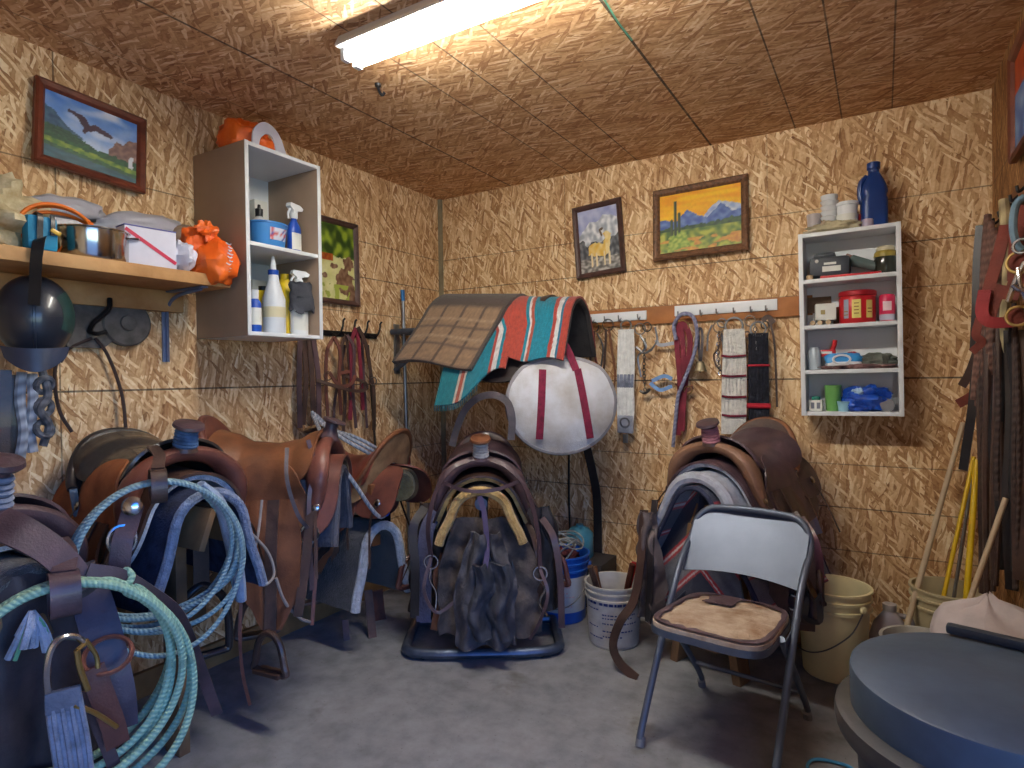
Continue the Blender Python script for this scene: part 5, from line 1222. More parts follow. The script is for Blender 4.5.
# vertical webbing strap on the tan saddle's right end
strap('wide grey webbing fender strap at the right end of the tan roughout saddle', [PX(305, 480, .62), PX(303, 520, .63), PX(297, 560, .64), PX(290, 612, .64)], .07, mat('dull_grey_webbing', (96, 98, 110), .9, var=.25, vs=30, bump=.5, bs=140), (.8, -.6, 0), .010)
for lab, pts, w_, m_ in (('twisted brown string hanging at the right end of the tan roughout saddle', [(318, 455, .64), (314, 500, .66), (316, 560, .66), (312, 625, .66)], .014, le_red),
                         ('plum saddle string beside the grey webbing fender strap', [(308, 440, .62), (316, 470, .66), (309, 500, .67), (312, 590, .66)], .016, le_plum),
                         ('pale grey string loop on the tan roughout saddle', [(287, 448, .60), (287, 480, .66), (298, 515, .68), (310, 530, .68)], .014, le_grey)):
    strap(lab, [PX(*p) for p in pts], w_, m_, (.8, -.6, 0))
single('thin_rope', B().tube([PX(262, 500, .62), PX(258, 535, .64), PX(252, 565, .66), PX(262, 585, .68), PX(274, 575, .68), PX(268, 552, .66), PX(248, 530, .64)], .005, 6).tube([PX(276, 578, .68), PX(285, 602, .68), PX(300, 618, .67), PX(310, 622, .66)], .006, 6), mat('pale_cord', (150, 140, 134), .8), 'thin pale cord knotted across the tan roughout saddle', 'cord')
# slate pad piece beside S1 horn (striped front edge of the near pad)
single('rosette', B().lathe([(.024, 0), (.026, .003), (.02, .007), (.01, .010), (0, .011)], 20, PX(132, 506, .77), V((.8, -.55, .2)).to_track_quat('Z', 'Y').to_matrix()), chrome, 'round metal rosette on the leather inside the blue lariat coil', 'ornament')
single('strap_ring', B().ring(PX(122, 540, .77), .032, .006, (.9, -.40, .1), 18, 7, sy=1.2), chrome, 'steel ring below the round metal rosette', 'ring')
strap('leather strap hanging through the steel ring inside the blue lariat', [PX(134, 505, .76), PX(128, 525, .775), PX(122, 545, .785), PX(118, 585, .79)], .05, le_plum, (.8, -.55, .1), .006)

# ================================================================ RAIL ON THE BACK WALL
rail = thing('tack_rail', 'wooden board with two white hook strips along the back wall', 'rail', (1.56, 0, 1.575), 0)
obj('board', B().box((.02, -.010, 0), (1.34, .02, .095), bev=.002), mat('orange_pine', (176, 112, 60), .6, var=.2, vs=5), rail)
obj('strip', B().box(((PY(574, 318).x+PY(648, 318).x)/2-1.56, -.024, .004), (PY(648, 318).x-PY(574, 318).x, .010, .05), bev=.002), w_pl, rail)
obj('strip', B().box(((PY(676, 310).x+PY(778, 310).x)/2-1.56, -.024, .014), (PY(778, 310).x-PY(676, 310).x, .010, .055), bev=.002), w_pl, rail)
obj('end_board', B().box((.70, -.010, -.002), (.14, .021, .075), bev=.002), mat('greyed_board', (128, 100, 78), .7, var=.2), rail)
YR = -.055
def rhook(px): 
    p = PY(px, 322, -.03); x = p.x-1.56
    obj('hook', B().tube([(x, -.028, -.005), (x, -.05, -.018), (x, -.066, -.012), (x, -.07, .008)], .004, 6), steel, rail)
for px in (583, 594, 607, 621, 640, 680, 702, 718, 735, 752, 767): rhook(px)
def rl(px, py, dy=0): return PY(px, py-5, YR-dy)
wc = thing('cinch', 'white string cinch with grey centre band on the back wall rail', 'cinch', rl(626, 329), 0)
P0 = rl(626, 330)
cr = mat('white_cotton_strands', (236, 234, 230), .9, var=.1, vs=30, bump=.5, bs=60)
sb_ = B()
for k in range(9):
    dx = (k-4)*.0108; sb_.tube([V((dx*.9, 0, -.03)), V((dx*1.05+.001, -.006*(k % 2), -.2)), V((dx, -.004, -.34)), V((dx*1.05, -.006*(k % 2), -.46)), V((dx*.9, 0, -.56))], .0068, 6, smooth=3)
obj('strands', sb_, cr, wc)
obj('center_band', B().box((0, -.002, -.315), (.098, .018, .075), bev=.005), greyweb, wc)
obj('end_wrap', B().box((0, -.002, -.555), (.092, .02, .10), bev=.008), mat('pale_felt', 0), wc)
obj('ring', B().ring((0, -.014, -.545), .026, .005, (0, 1, 0)), steel, wc)
obj('top_ring', B().ring((0, 0, -.01), .030, .005, (0, 1, 0)), steel, wc)
obj('tip', B().box((0, 0, -.635), (.03, .01, .05), bev=.003), steel, wc)
wc.rotation_euler.y = R_(1)
def bitset(label, px, items, cat='bit', name='bridle_bit'):
    P0 = rl(px, 322); o = thing(name, label, cat, P0)
    for kind, pts, r_, m_ in items:
        q = [rl(*p)-P0 for p in pts]
        if kind == 'ring': obj('ring', B().ring(q[0], r_, .0035, (0, 1, .1)), m_, o)
        elif kind == 'bar': obj('shank', B().tube(q, r_, 7), m_, o)
        elif kind == 'chain':
            b = B(); n = max(2, int(sum((q[i+1]-q[i]).length for i in range(len(q)-1))/.017)); P = catmull(q, 8)
            for k in range(n):
                c = P[int(k/(n-1)*(len(P)-1))]; b.ring(c, .008, .0022, (0, 1, 0) if k % 2 else (1, 0, 0), 10, 5, sy=1.4)
            obj('chain', b, m_, o)
        else: obj('strap', B().ribbon(q, r_, .004, (0, -1, 0)), m_, o)
    return o
dst = mat('dark_steel', (92, 88, 86), .45, .8, var=.2)
bitset('pair of dark rings and a thin strap at the left end of the rail', 583, [('ring', [(583, 330)], .03, dst), ('strap', [(584, 335), (590, 350), (591, 372), (596, 388)], .014, le_dark), ('bar', [(588, 340), (590, 362)], .005, dst)])
bitset('brown curb bit with rings, second from the left end of the rail', 596, [('ring', [(594, 332)], .028, dst), ('ring', [(599, 334)], .024, brass), ('bar', [(597, 338), (603, 352), (601, 372)], .005, dst), ('strap', [(594, 336), (595, 360), (602, 390)], .012, le_red)])
bitset('thin tan leather curb strap with a large ring, left of the white cinch', 607, [('ring', [(608, 330)], .032, dst), ('strap', [(609, 334), (612, 356), (615, 380), (612, 408)], .013, le_tan), ('strap', [(606, 334), (605, 360), (603, 384)], .012, le_dark)])
bitset('tangled steel bit hung right of the white cinch', 643, [('ring', [(640, 334)], .030, steel), ('ring', [(647, 332)], .024, dst), ('bar', [(640, 340), (646, 352), (638, 362), (641, 382)], .006, steel), ('bar', [(636, 352), (644, 358), (652, 354)], .007, steel), ('bar', [(652, 354), (657, 345), (655, 332)], .005, steel), ('chain', [(645, 345), (644, 372), (645, 395)], .005, dst), ('bar', [(640, 396), (645, 398), (650, 394)], .008, dst)])
bitset('pale blue nylon strap buckled beside the tangled steel bit', 655, [('strap', [(652, 386), (664, 381), (672, 384)], .020, mat('pale_blue_nylon', (120, 160, 212), .6)), ('strap', [(650, 388), (660, 395), (672, 391)], .020, mat('pale_blue_nylon', 0)), ('strap', [(656, 345), (660, 350), (674, 348)], .018, mat('pale_nylon', (176, 180, 190), .7))], 'strap', 'nylon_strap')
mn = mat('maroon_nylon', 0)
hl_ = bitset('maroon nylon halter with a hanging lead on the back wall rail', 682, [('strap', [(679, 326), (677, 350), (680, 390), (678, 440)], .028, mn), ('strap', [(684, 326), (690, 345), (687, 375), (684, 400), (682, 436)], .028, mn), ('strap', [(681, 326), (683, 352), (684, 380)], .026, mn), ('ring', [(682, 332)], .034, brass), ('ring', [(688, 395)], .02, brass), ('strap', [(677, 388), (684, 396), (693, 392)], .02, le_red)], 'halter', 'halter')
lavr = rope_mat('lavender_rope', (150, 150, 176), (100, 100, 130), 40, 2)
single('lead_rope', B().tube([rl(676, 345, .01), rl(674, 330, .015), rl(682, 319, .02), rl(693, 322, .02), rl(697, 340, .02), rl(693, 362, .025), rl(683, 388, .03), rl(678, 402, .02), rl(675, 430, .01), rl(673, 452, .01)], .010, 8), lavr, 'lavender grey lead rope looped over the maroon halter', 'rope')
cb2 = thing('cow_bell', 'small brass cow bell hanging on a strap between the halter and the chain bits', 'bell', rl(700, 370))
P0 = rl(700, 370)
obj('bell', B().lathe([(.016, .048), (.020, .046), (.033, 0), (.038, -.004), (.036, -.004), (.018, .04), (0, .042)], 20, (0, 0, -.03), sy=.7), mat('dull_brass', (128, 116, 92), .45, .7), cb2)
obj('clapper', B().lathe([(0, -.012), (.007, -.006), (.004, .02), (0, .03)], 10, (0, 0, -.03)), dst, cb2)
obj('strap', B().ribbon([(.0, 0, .02), (-.004, 0, .09), (-.006, .0, .175), (.004, .0, .19), (.012, 0, .17), (.012, 0, .10), (.004, 0, .02)], .013, .003, (0, -1, 0)), le_grey, cb2)
bitset('steel chain curb bit with long shank, right of the cow bell', 720, [('ring', [(719, 332)], .028, chrome), ('ring', [(722, 328)], .022, steel), ('chain', [(719, 338), (718, 360), (720, 378)], .005, chrome), ('bar', [(722, 338), (719, 352), (714, 360), (716, 370), (722, 376)], .005, chrome), ('bar', [(712, 330), (708, 340), (707, 356)], .005, steel), ('bar', [(722, 340), (724, 362), (724, 372)], .005, steel)])
mc = thing('cinch', 'wide white mohair cinch with maroon cross bands on the back wall rail', 'cinch', rl(734, 328, .012), 0)
P0 = rl(734, 328, .012); mo = mat('white_mohair', (232, 228, 220), .95, var=.12, vs=40, bump=.9, bs=90)
b = B()
for k in range(13):
    dx = (k-6)*.0088; b.tube([V((dx*.85, 0, -.03)), V((dx+.002*math.sin(k), -.004*(k % 2), -.2)), V((dx*1.05-.004, -.006*(k % 2), -.4)), V((dx-.008, -.004, -.56))], .0064, 6, smooth=3)
obj('strands', b, mo, mc)
obj('ring', B().ring((0, 0, -.015), .042, .0055, (0, 1, 0)), steel, mc)
for z in (-.165, -.265, -.37, -.465): obj('cross_band', B().tube([(-.06, -.010, z+.002), (-.02, -.014, z-.003), (.03, -.014, z-.002), (.058, -.010, z)], .0065, 6), mat('maroon_yarn', (116, 32, 52), .9, bump=.5, bs=90), mc)
kc = thing('cinch', 'black mohair cinch with red bands, rightmost on the back wall rail', 'cinch', rl(758, 330, .0), 0)
P0 = rl(758, 330)
b = B(); mk = mat('black_mohair', (40, 42, 54), .95, var=.3, vs=40, bump=.9, bs=90)
for k in range(11):
    dx = (k-5)*.0085; b.tube([V((dx*.95, 0, -.04)), V((dx, -.005*(k % 2), -.3)), V((dx, -.003, -.60))], .0062, 6, smooth=3)
obj('strands', b, mk, kc)
obj('ring', B().ring((0, 0, -.02), .036, .005, (0, 1, 0)), steel, kc)
rb_ = mat('red_yarn', (190, 40, 56), .9)
for z, r_ in ((-.20, .005), (-.40, .013), (-.555, .006)): obj('cross_band', B().tube([(-.052, -.010, z), (0, -.014, z), (.056, -.010, z-.001)], r_, 8), rb_, kc)
bitset('bright chain with clips hanging in front of the black cinch', 750, [('ring', [(750, 326)], .026, chrome), ('ring', [(747, 340)], .016, chrome), ('chain', [(755, 330), (756, 346), (757, 358)], .005, chrome), ('ring', [(757, 362)], .012, chrome)], 'chain', 'curb_chain')
bitset('long thin dark crop strap hanging right of the black cinch', 772, [('strap', [(769, 324), (774, 345), (776, 380), (777, 412)], .010, le_dark), ('strap', [(762, 326), (768, 322), (774, 328)], .024, le_dark), ('ring', [(765, 330)], .018, dst)], 'strap', 'thin_strap')
strap('long dark strap hanging on the back wall below the round white bag', [PY(585, 440, -.05), PY(592, 470, -.06), PY(597, 500, -.06), PY(598, 560, -.05)], .05, le_blk, (0, -1, 0))
strap('thin black cord hanging on the back wall left of the long dark strap', [PY(569, 455, -.03), PY(569, 500, -.03), PY(570, 530, -.03)], .010, le_blk, (0, -1, 0))

# ================================================================ RIGHT WALL TACK
RX = ROOM_W-.07

red_n = mat('rust_red_nylon', (120, 54, 42), .75, var=.2, bump=.3, bs=120); red_b = mat('bright_red_nylon', (146, 42, 46), .7, var=.15, bump=.3, bs=120)
br_rope = rope_mat('brown_braid_rope', (126, 92, 80), (56, 34, 34), 34, 1); cr_rope = rope_mat('cream_black_rope', (206, 186, 140), (34, 28, 28), 12, 1)
def ry(px, py, y): p = PY(px, py, y); p.x = min(p.x, ROOM_W-.02); return p
b = B()
for k in range(5): b.tube([ry(988+3*k, 215+7*k, -.42-.03*k), ry(985+4*k, 250, -.45-.03*k), ry(983+3.5*k, 290, -.45-.03*k), ry(981+3*k, 330, -.43-.03*k), ry(976+4*k, 372, -.42-.02*k), ry(974+4*k, 400+6*(k % 2), -.42)], .012, 8)
single('lead_rope', b, br_rope, 'bundle of brown braided ropes hanging nearest the right corner', 'rope')
single('lead_rope', B().tube([ry(1004, 200, -.60), ry(1006, 230, -.62), ry(1008, 270, -.60), ry(1004, 330, -.58), ry(1003, 372, -.56), ry(1006, 395, -.56)], .016, 8), cr_rope, 'cream and black striped thick rope on the right wall', 'rope')
def pxstrap(name, label, cat, parts):
    o = None
    for pn, kind, pts, w_, m_ in parts:
        q = [ry(*p) for p in pts]
        if o is None: P0 = q[0].copy(); o = thing(name, label, cat, P0)
        q = [p-P0 for p in q]
        if kind == 's': obj(pn, B().ribbon(q, w_, .006, (-.35, -.94, 0)), m_, o)
        elif kind == 't': obj(pn, B().tube(q, w_, 8), m_, o)
        else: obj(pn, B().ring(q[0], w_, .0048, (-.35, -.94, .1)), m_, o)
    return o
pxstrap('halter', 'bright red nylon halter with squared noseband, left of the bronze ringed one', 'halter', [('crown', 's', [(1006, 225, -.66), (1000, 250, -.68), (990, 285, -.70), (984, 305, -.70)], .035, red_n), ('noseband', 's', [(985, 290, -.72), (982, 312, -.73), (990, 322, -.74), (1010, 322, -.74), (1026, 320, -.74)], .036, red_b), ('cheek_strap', 's', [(1002, 285, -.72), (996, 300, -.72), (990, 318, -.72)], .03, red_n), ('chin_strap', 's', [(980, 318, -.70), (976, 335, -.70), (982, 342, -.70), (972, 352, -.68)], .025, red_n)])
pxstrap('halter', 'rust red leather halter with bronze rings at the right photo edge', 'halter', [('crown', 's', [(1024, 205, -.76), (1018, 240, -.78), (1016, 280, -.80)], .045, red_n), ('cheek_strap', 's', [(1030, 225, -.78), (1022, 260, -.80), (1010, 300, -.80)], .04, red_n), ('noseband', 's', [(1008, 312, -.80), (1020, 318, -.81), (1032, 315, -.80)], .05, red_n), ('ring', 'r', [(1020, 262, -.82)], .034, brass), ('ring', 'r', [(1018, 316, -.83)], .030, brass)])
pxstrap('halter', 'dark halter hanging behind the braided ropes in the right corner', 'halter', [('crown', 's', [(982, 225, -.36), (979, 265, -.36), (978, 310, -.36), (976, 350, -.35)], .04, le_blk), ('noseband', 's', [(1000, 255, -.48), (996, 285, -.50), (998, 310, -.50)], .06, le_dark), ('chin_strap', 's', [(978, 350, -.35), (970, 372, -.33), (962, 386, -.30)], .03, le_dark)])
pxstrap('bit', 'shiny white metal bit crossing in front of the right wall halters', 'bit', [('shank', 't', [(1025, 262, -.86), (1016, 280, -.86), (1008, 302, -.86)], .008, chrome), ('mouthpiece', 't', [(1012, 285, -.87), (1020, 290, -.87), (1030, 288, -.87)], .007, chrome), ('shank', 't', [(1018, 268, -.86), (1020, 284, -.87), (1026, 300, -.86)], .006, chrome), ('ring', 'r', [(1022, 246, -.86)], .022, chrome)])
single('rope_loop', B().tube([ry(1028, 196, -.82), ry(1016, 205, -.82), ry(1013, 225, -.82), ry(1016, 243, -.82), ry(1022, 250, -.82)], .011, 8), mat('blue_grey_rope', (120, 150, 170), .7, var=.2), 'blue grey rope loop at the right photo edge', 'rope')
for lab, pts, w_, m_ in (('wide black rein hanging nearest the right corner', [(976, 370, -.36), (972, 410, -.36), (966, 450, -.34), (963, 470, -.33)], .03, le_blk), ('dark brown rein second from the right corner', [(986, 370, -.44), (984, 430, -.45), (982, 500, -.44), (984, 570, -.42)], .026, le_dark), ('black webbing lead third from the right corner', [(993, 360, -.50), (992, 430, -.52), (995, 500, -.5), (992, 560, -.5)], .032, mat('black_webbing', (40, 38, 42), .9, var=.2)),
    ('dark rust rein fourth from the right corner', [(1000, 330, -.54), (1002, 400, -.56), (999, 470, -.56), (1002, 540, -.55)], .024, leather('dark_rust', (84, 48, 36), (52, 30, 26))), ('wide black strap fifth from the right corner', [(1010, 330, -.62), (1012, 420, -.64), (1008, 500, -.64), (1012, 590, -.62)], .036, le_blk), ('brown strap hanging at the right photo edge below the halters', [(1020, 330, -.70), (1022, 420, -.71), (1018, 500, -.70), (1020, 580, -.70)], .034, le_dark),
    ('thin dark rein between the braided ropes and the black webbing lead', [(990, 330, -.47), (989, 400, -.48), (988, 480, -.48), (987, 540, -.46)], .03, le_dark), ('rust coloured braid end sticking out left of the red halter', [(985, 385, -.36), (972, 396, -.34), (958, 404, -.30)], .035, red_n)):
    strap(lab, [ry(*p) for p in pts], w_, m_, (-.35, -.94, 0))
hgp = ry(1012, 205, -.66)
hg = thing('hook_board', 'dark hook board on the right wall behind the halters', 'hook board', (ROOM_W, -.58, hgp.z+.02), R_(-90))
obj('board', B().box((0, -.010, 0), (.62, .018, .07), bev=.002), wood_dk, hg)
for x in (-.24, -.12, .0, .12, .24): obj('hook', B().tube([(x, -.018, 0), (x, -.035, -.015), (x, -.04, .005)], .005, 6), mat('black_iron', 0), hg)

q = random.Random(21)
dk_rope = rope_mat('dark_braid_rope', (74, 56, 52), (34, 26, 28), 34, 1)
for k in range(16):
    px = 978+q.uniform(0, 44); y = -.40-(px-978)/44*.34
    b = B().tube([ry(px+q.uniform(-4, 4), 320+q.uniform(-20, 25), y), ry(px+q.uniform(-3, 3), 400, y-.02), ry(px+q.uniform(-4, 4), 480, y-.01), ry(px+q.uniform(-5, 5), q.uniform(530, 600), y+.01)], q.uniform(.007, .013), 7)
    single('lead_rope', b, (dk_rope, le_dark, mat('black_webbing', 0))[k % 3], 'dark lead rope in the tangle hanging on the right wall below the red halter', 'rope', 'tangle of dark lead ropes on the right wall')
# ================================================================ THINGS ON AND IN THE BACK WALL CABINET
def sx(px, dy=.1): return PY(px, 330, -dy).x
ZT = SZ+.835+.001; zs = [SZ+.018, SZ+.20+.009, SZ+.405+.009, SZ+.615+.009]
dj = thing('blue_jug', 'tall dark blue plastic jug with handle recess on top of the back wall cabinet', 'jug', (SX+.092, -.09, ZT), R_(12))
def jugf(u, v):
    z = .25*v; a_ = u*2*PI
    w_, d_ = .05, .046
    if v > .62: t_ = (v-.62)/.38; k = lerp(1, .30, t_**1.6); w_ *= k; d_ *= lerp(1, .42, t_**1.6)
    x = math.copysign(abs(math.cos(a_))**.45, math.cos(a_))*w_; y = math.copysign(abs(math.sin(a_))**.45, math.sin(a_))*d_
    off = -.012*max(0, v-.5)*0
    return V((x+off-.006*math.exp(-((v-.55)/.04)**2)*(1 if x > 0 else -1), y, z))
nb_ = mat('dark_blue_plastic', (26, 58, 122), .35, var=.08)
obj('body', B().sheet(jugf, 36, 26, .002).box((0, 0, .004), (.1, .085, .008), bev=.003), nb_, dj)
obj('neck', B().lathe([(.022, .245), (.022, .262), (.027, .264), (.027, .29), (.02, .294), (0, .294)], 20), nb_, dj)
obj('handle', B().tube([(-.026, 0, .235), (-.050, 0, .205), (-.054, 0, .15), (-.044, 0, .115)], .012, 8), nb_, dj)
st_ = thing('cup_stack', 'stack of white foam cups on top of the back wall cabinet', 'cup stack', (SX-.085, -.085, ZT))
b = B()
for k in range(6): b.lathe([(.026, .005+.024*k), (.036, .024+.024*k), (.039, .027+.024*k), (.037, .031+.024*k)], 20)
obj('cup', b, w_pl, st_); obj('top_cup', B().lathe([(.027, .15), (.036, .165), (.036, .176), (0, .178)], 20), w_pl, st_)
bottle('white_tub', 'ribbed white tub right of the foam cup stack', 'tub', (SX-.012, -.11, ZT), [(0, 0), (.036, 0), (.042, .11), (.046, .112), (.046, .126), (0, .128)], w_pl, [('handle_band', [(.0425, .03), (.0445, .07)], lbl_m)])
bottle('grey_tub', 'small greyish cup left of the foam cup stack', 'tub', (SX-.150, -.08, ZT), [(0, 0), (.024, 0), (.032, .098), (.030, .1), (0, .098)], P_('greyish_cup', (186, 176, 176)))
rj = thing('small_jar', 'small red capped jar between the white tub and the blue jug', 'jar', (SX+.045, -.07, ZT))
obj('body', B().lathe([(0, 0), (.028, 0), (.03, .006), (.03, .04), (.026, .046), (0, .046)], 18), P_('dull_pink', (176, 120, 116)), rj)
obj('lid', B().lathe([(.029, .045), (.03, .047), (.03, .07), (.026, .073), (0, .073)], 18), red_pl, rj)
single('jar', B().lathe([(0, 0), (.022, 0), (.023, .03), (.02, .034), (0, .034)], 16, (SX+.068, -.14, ZT)), P_('lilac_plastic', (170, 160, 180)), 'tiny lilac pot at the foot of the blue jug', 'pot')
single('cloth_glove', B().blob((SX-.065, -.142, ZT+.022), (.10, .026, .022), .25, 2.6, 7, flat=-.021), mat('cream_glove', (196, 184, 150), .9, var=.2, bump=.5, bs=60), 'cream work glove lying in front of the foam cups', 'glove')
single('cord_bundle', B().tube([(SX-.19, -.12, ZT+.010), (SX-.15, -.152, ZT+.012), (SX-.12, -.155, ZT+.02), (SX-.10, -.156, ZT+.05), (SX-.115, -.157, ZT+.03)], .007, 7), mat('cream_cord', (190, 176, 150), .8), 'cream cord end hanging at the left corner on top of the back wall cabinet', 'cord')
z = zs[3]
cl = thing('clipper_case', 'dark grey clipper case with white label on the cabinet top shelf', 'case', (SX-.085, -.09, z+.012))
obj('body', B().box((0, 0, .045), (.17, .10, .09), bev=.022).box((-.02, 0, .095), (.09, .07, .03), bev=.012), mat('charcoal_plastic', (58, 62, 70), .5, var=.15), cl)
obj('label_patch', B().box((.01, -.0505, .032), (.075, .002, .024), bev=0).box((.004, -.0505, .056), (.05, .002, .010), bev=0), lbl_m, cl)
obj('latch', B().lathe([(.008, 0), (.008, .003), (0, .003)], 10, (-.05, -.05, .07), (R_(90), 0, 0)), lbl_m, cl)
dr = thing('clippers', 'grey green electric clippers lying right of the dark case', 'clippers', (SX+.06, -.09, z+.012), R_(-10))
obj('body', B().tube([(-.06, 0, .07), (0, 0, .045), (.06, 0, .022)], lambda k: .026-.006*k, 12, smooth=4), mat('grey_green_plastic', (92, 108, 106), .45), dr)
obj('head', B().box((-.068, 0, .082), (.03, .04, .03), rot=(0, R_(30), 0), bev=.005), le_red, dr)
single('red_tray', B().box((SX+.0, -.10, z+.006), (.24, .12, .011), bev=.004), red_pl, 'flat red tray under the clipper case', 'tray')
jr = thing('pickle_jar', 'dark glass jar with cream lid at the right of the cabinet top shelf', 'jar', (SX+.135, -.095, z))
obj('body', B().lathe([(0, 0), (.042, 0), (.045, .006), (.045, .085), (.036, .1), (0, .1)], 24), mat('dark_olive_glass', (44, 46, 40), .15, coat=.3), jr)
obj('band', B().lathe([(.0455, .078), (.0462, .082), (.044, .098), (.038, .105)], 24), P_('olive_yellow', (150, 132, 58)), jr)
obj('lid', B().lathe([(.036, .1), (.037, .118), (.03, .126), (0, .128)], 22), P_('cream_lid', (206, 196, 166)), jr)
single('cork', B().lathe([(0, 0), (.014, 0), (.015, .02), (0, .021)], 14, (SX-.165, -.14, z)), P_('pale_cork', (190, 164, 130), .8), 'small pale cork at the left end of the cabinet top shelf', 'cork')
z = zs[2]
rc = thing('coffee_tub', 'big red plastic tub with yellow labels on the second cabinet shelf', 'tub', (SX+.025, -.092, z))
obj('body', B().lathe([(0, 0), (.068, 0), (.073, .008), (.073, .118), (.068, .124), (0, .124)], 32), red_pl, rc)
obj('lid', B().lathe([(.070, .122), (.076, .124), (.076, .142), (.07, .147), (0, .147)], 32), P_('dark_red_plastic', (168, 30, 40)), rc)
for a_, wd, hh, mm in ((-.02, .036, .082, P_('yellow_paper', (226, 206, 116), .6)), (.72, .030, .078, P_('yellow_paper', 0)), (-.62, .024, .085, P_('grey_blue_paper', (150, 156, 176), .6))):
    k = wd/.0737; obj('label_patch', B().sheet(lambda u, v: V((.0737*math.sin(a_+(u-.5)*k), -.0737*math.cos(a_+(u-.5)*k), .022+hh*v)), 6, 3, .0006), mm, rc)
for a_, z_ in ((-.02, .085), (-.02, .07), (-.02, .055), (-.02, .04), (.72, .06), (.72, .045), (-.62, .05), (-.62, .035)):
    obj('label_print', B().sheet(lambda u, v: V((.0747*math.sin(a_+(u-.5)*.26), -.0747*math.cos(a_+(u-.5)*.26), z_+.005*v)), 4, 1, .0004), P_('ochre_print', (150, 110, 60), .6), rc)
wx = thing('white_carton', 'small white box with a gold spot on corks, second cabinet shelf', 'box', (SX-.105, -.095, z+.022), R_(8))
obj('carton', B().box((0, 0, .038), (.085, .07, .076), bev=.004), lbl_m, wx); obj('gold_spot', B().box((-.012, -.0355, .036), (.018, .002, .02), bev=0), brass, wx)
for i, x in enumerate((-.155, -.125, -.09)):
    tag(obj('cork', B().lathe([(0, -.014), (.011, -.014), (.011, .014), (0, .014)], 12, (0, 0, .011), (R_(90), 0, 0)), P_('pale_cork', 0)), ('pale cork under the left of the small white box', 'pale cork under the middle of the small white box', 'pale cork under the right of the small white box')[i], 'cork', 'corks under the small white box').location = (SX+x, -.12, z)
single('wooden_disc', B().lathe([(0, 0), (.035, 0), (.035, .012), (0, .012)], 20, (SX-.055, -.04, z+.05), (R_(80), 0, 0)).box((SX-.055, -.04, z+.01), (.04, .02, .02)), le_tan, 'round tan disc standing behind the small white box', 'disc')
rs = thing('soda_can', 'red and grey can at the right of the second cabinet shelf', 'can', (SX+.14, -.1, z))
obj('body', B().lathe([(0, 0), (.026, 0), (.031, .008), (.031, .115), (.026, .122), (0, .12)], 24), P_('rose_red_print', (206, 44, 84), .35), rs)
obj('lower_band', B().lathe([(.0314, .008), (.0314, .034)], 24), P_('silver_grey', (176, 180, 196), .35), rs)
obj('label_patch', B().sheet(lambda u, v: V((.0316*math.sin((u-.5)*1.1), -.0316*math.cos((u-.5)*1.1), .05+.04*v)), 6, 2, .0005), P_('pink_white', (232, 200, 206)), rs)
z = zs[1]
single('plastic_bottle', B().lathe([(0, 0), (.026, 0), (.028, .006), (.028, .085), (.02, .095), (.02, .105), (0, .105)], 20, (SX-.15, -.11, z)), P_('clear_grey', (176, 186, 194), .25), 'clear grey bottle at the left of the third cabinet shelf', 'bottle')
dt = thing('dropper_tool', 'red tool with upright handle and dark base on the third cabinet shelf', 'tool', (SX-.10, -.085, z))
obj('base', B().box((0, 0, .03), (.05, .04, .06), bev=.006), mat('charcoal_plastic', 0), dt)
obj('body', B().box((0, 0, .075), (.075, .045, .035), bev=.01), red_pl, dt); obj('handle', B().tube([(.02, 0, .085), (.03, 0, .11), (.034, 0, .135)], .010, 8), red_pl, dt)
obj('label_patch', B().box((.0, -.0235, .078), (.045, .002, .010), bev=0), lbl_m, dt)
wp = thing('wipe_pack', 'sky blue and white packet on the third cabinet shelf', 'packet', (SX-.03, -.115, z+.012), R_(6))
obj('packet', B().blob((0, 0, .03), (.075, .032, .032), .08, 2.2, 3, pw=.6), P_('sky_blue_film', (60, 150, 216), .35), wp)
obj('white_swirl', B().ring((-.01, -.034, .032), .020, .005, (0, 1, .1), 18, 6, sx=1.7), w_pl, wp); obj('white_base', B().blob((0, -.002, .012), (.072, .032, .014), .06, 2, 4, pw=.6), w_pl, wp)
single('red_bottle', B().blob((SX-.0, -.06, z+.06), (.03, .02, .02), .15, 2, 5).box((SX, -.06, z+.02), (.03, .02, .04)), red_pl, 'red bottle top sticking up behind the blue and white packet', 'bottle')
single('felt_bundle', B().blob((SX+.10, -.085, z+.035), (.08, .055, .036), .2, 2.4, 13, flat=-.034), mat('grey_green_felt', (104, 108, 100), .95, var=.2, bump=.4, bs=90), 'grey green folded felt at the right of the third cabinet shelf', 'cloth')
single('flat_rag', B().blob((SX+.02, -.125, z+.010), (.14, .030, .012), .3, 3, 15, flat=-.0095), mat('brown_pink_rag', (146, 110, 108), .9, var=.4, vs=30), 'flat mottled brown rag along the front of the third cabinet shelf', 'rag')
z = zs[0]
gc_ = thing('green_tumbler', 'green plastic tumbler on the bottom cabinet shelf', 'tumbler', (SX-.075, -.10, z))
obj('body', B().lathe([(0, 0), (.028, 0), (.030, .006), (.036, .118), (.034, .118), (.027, .008), (0, .008)], 24), P_('translucent_green', (112, 168, 92), .3), gc_)
wj = thing('white_carton', 'small white printed carton with green lid at the left of the bottom cabinet shelf', 'box', (SX-.145, -.115, z))
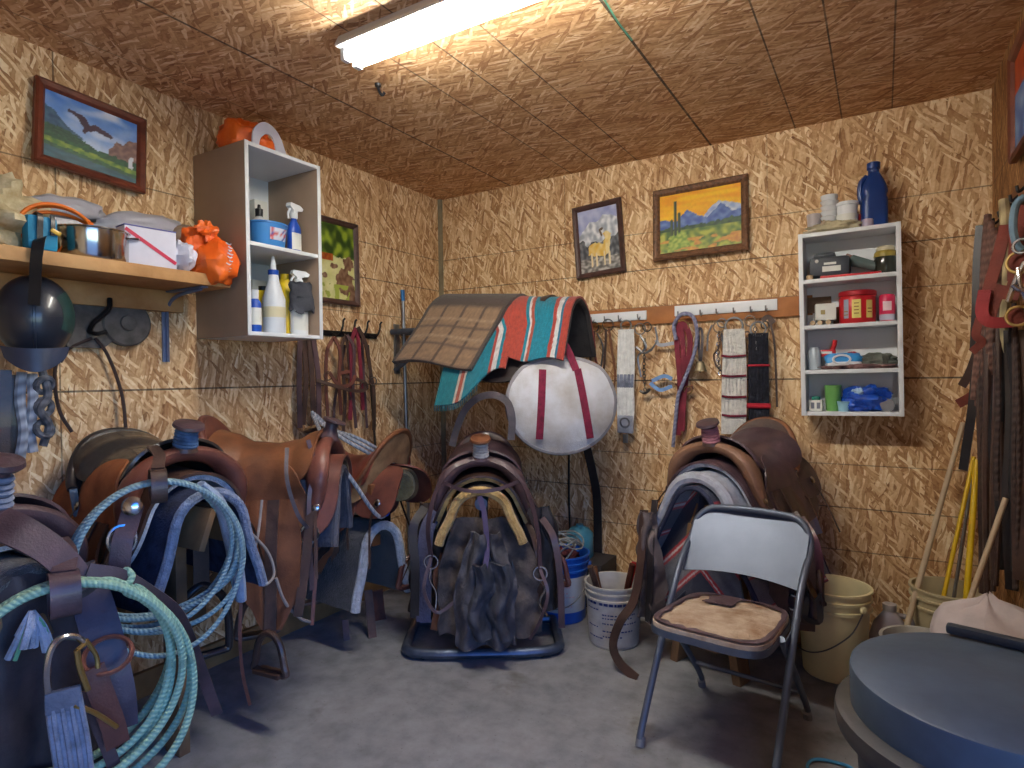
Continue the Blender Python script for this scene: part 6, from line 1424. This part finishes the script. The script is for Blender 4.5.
obj('carton', B().box((0, 0, .025), (.055, .05, .05), bev=.003), lbl_m, wj); obj('lid', B().lathe([(0, .05), (.018, .05), (.018, .066), (0, .068)], 16), P_('teal_green_cap', (60, 140, 120)), wj)
obj('label_print', B().box((-.012, -.0255, .025), (.014, .001, .028), bev=0), P_('grey_print', (120, 124, 136), .6), wj); obj('label_print', B().box((.012, -.0255, .025), (.014, .001, .028), bev=0), P_('grey_print', 0), wj)
bbg = thing('blue_bag', 'crumpled bright blue plastic bag on the bottom cabinet shelf', 'bag', (SX+.055, -.095, z))
bf = mat('blue_plastic_film', (36, 88, 196), .3, var=.2, vs=18, bump=.4, bs=30, c2=(18, 52, 140))
obj('body', B().blob((0, 0, .055), (.095, .06, .058), .22, 2.4, 19, flat=-.054).blob((-.03, -.035, .035), (.05, .03, .036), .22, 2.8, 23, flat=-.034), bf, bbg)
obj('neck', B().blob((-.03, -.03, .085), (.025, .02, .02), .2, 3, 4), P_('pale_blue_film', (170, 200, 230), .4), bbg)
single('pale_pot', B().lathe([(0, 0), (.022, 0), (.028, .045), (0, .046)], 18, (SX-.03, -.135, z)), P_('pale_cyan', (150, 196, 214)), 'pale cyan pot in front of the blue bag', 'pot')
single('glass_jar', B().lathe([(0, -.02), (.026, -.02), (.030, -.014), (.030, .014), (.014, .02), (0, .02)], 20, (SX+.135, -.12, z+.030), (R_(90), 0, 0)), mat('clear_dull_glass', (130, 130, 134), .2), 'small clear glass jar lying at the right of the bottom cabinet shelf', 'jar')
# ================================================================ CEILING BITS
hh_ = thing('ceiling_hook', 'small black hook hanging from the ceiling near the strip light', 'hook', PZ(378, 84, H))
obj('base', B().lathe([(0, 0), (.014, 0), (.012, -.010), (0, -.012)], 14), bk_pl, hh_); obj('hook', B().tube([(0, 0, -.01), (.004, .004, -.03), (.014, .008, -.045), (.024, .012, -.035)], .006, 7), bk_pl, hh_)
single('string', B().tube([PZ(601, -6, H-.004), PZ(618, 22, H-.004), PZ(632, 40, H-.004)], .0035, 6), P_('green_string', (96, 168, 140), .7), 'green string stapled along the ceiling joint', 'string')
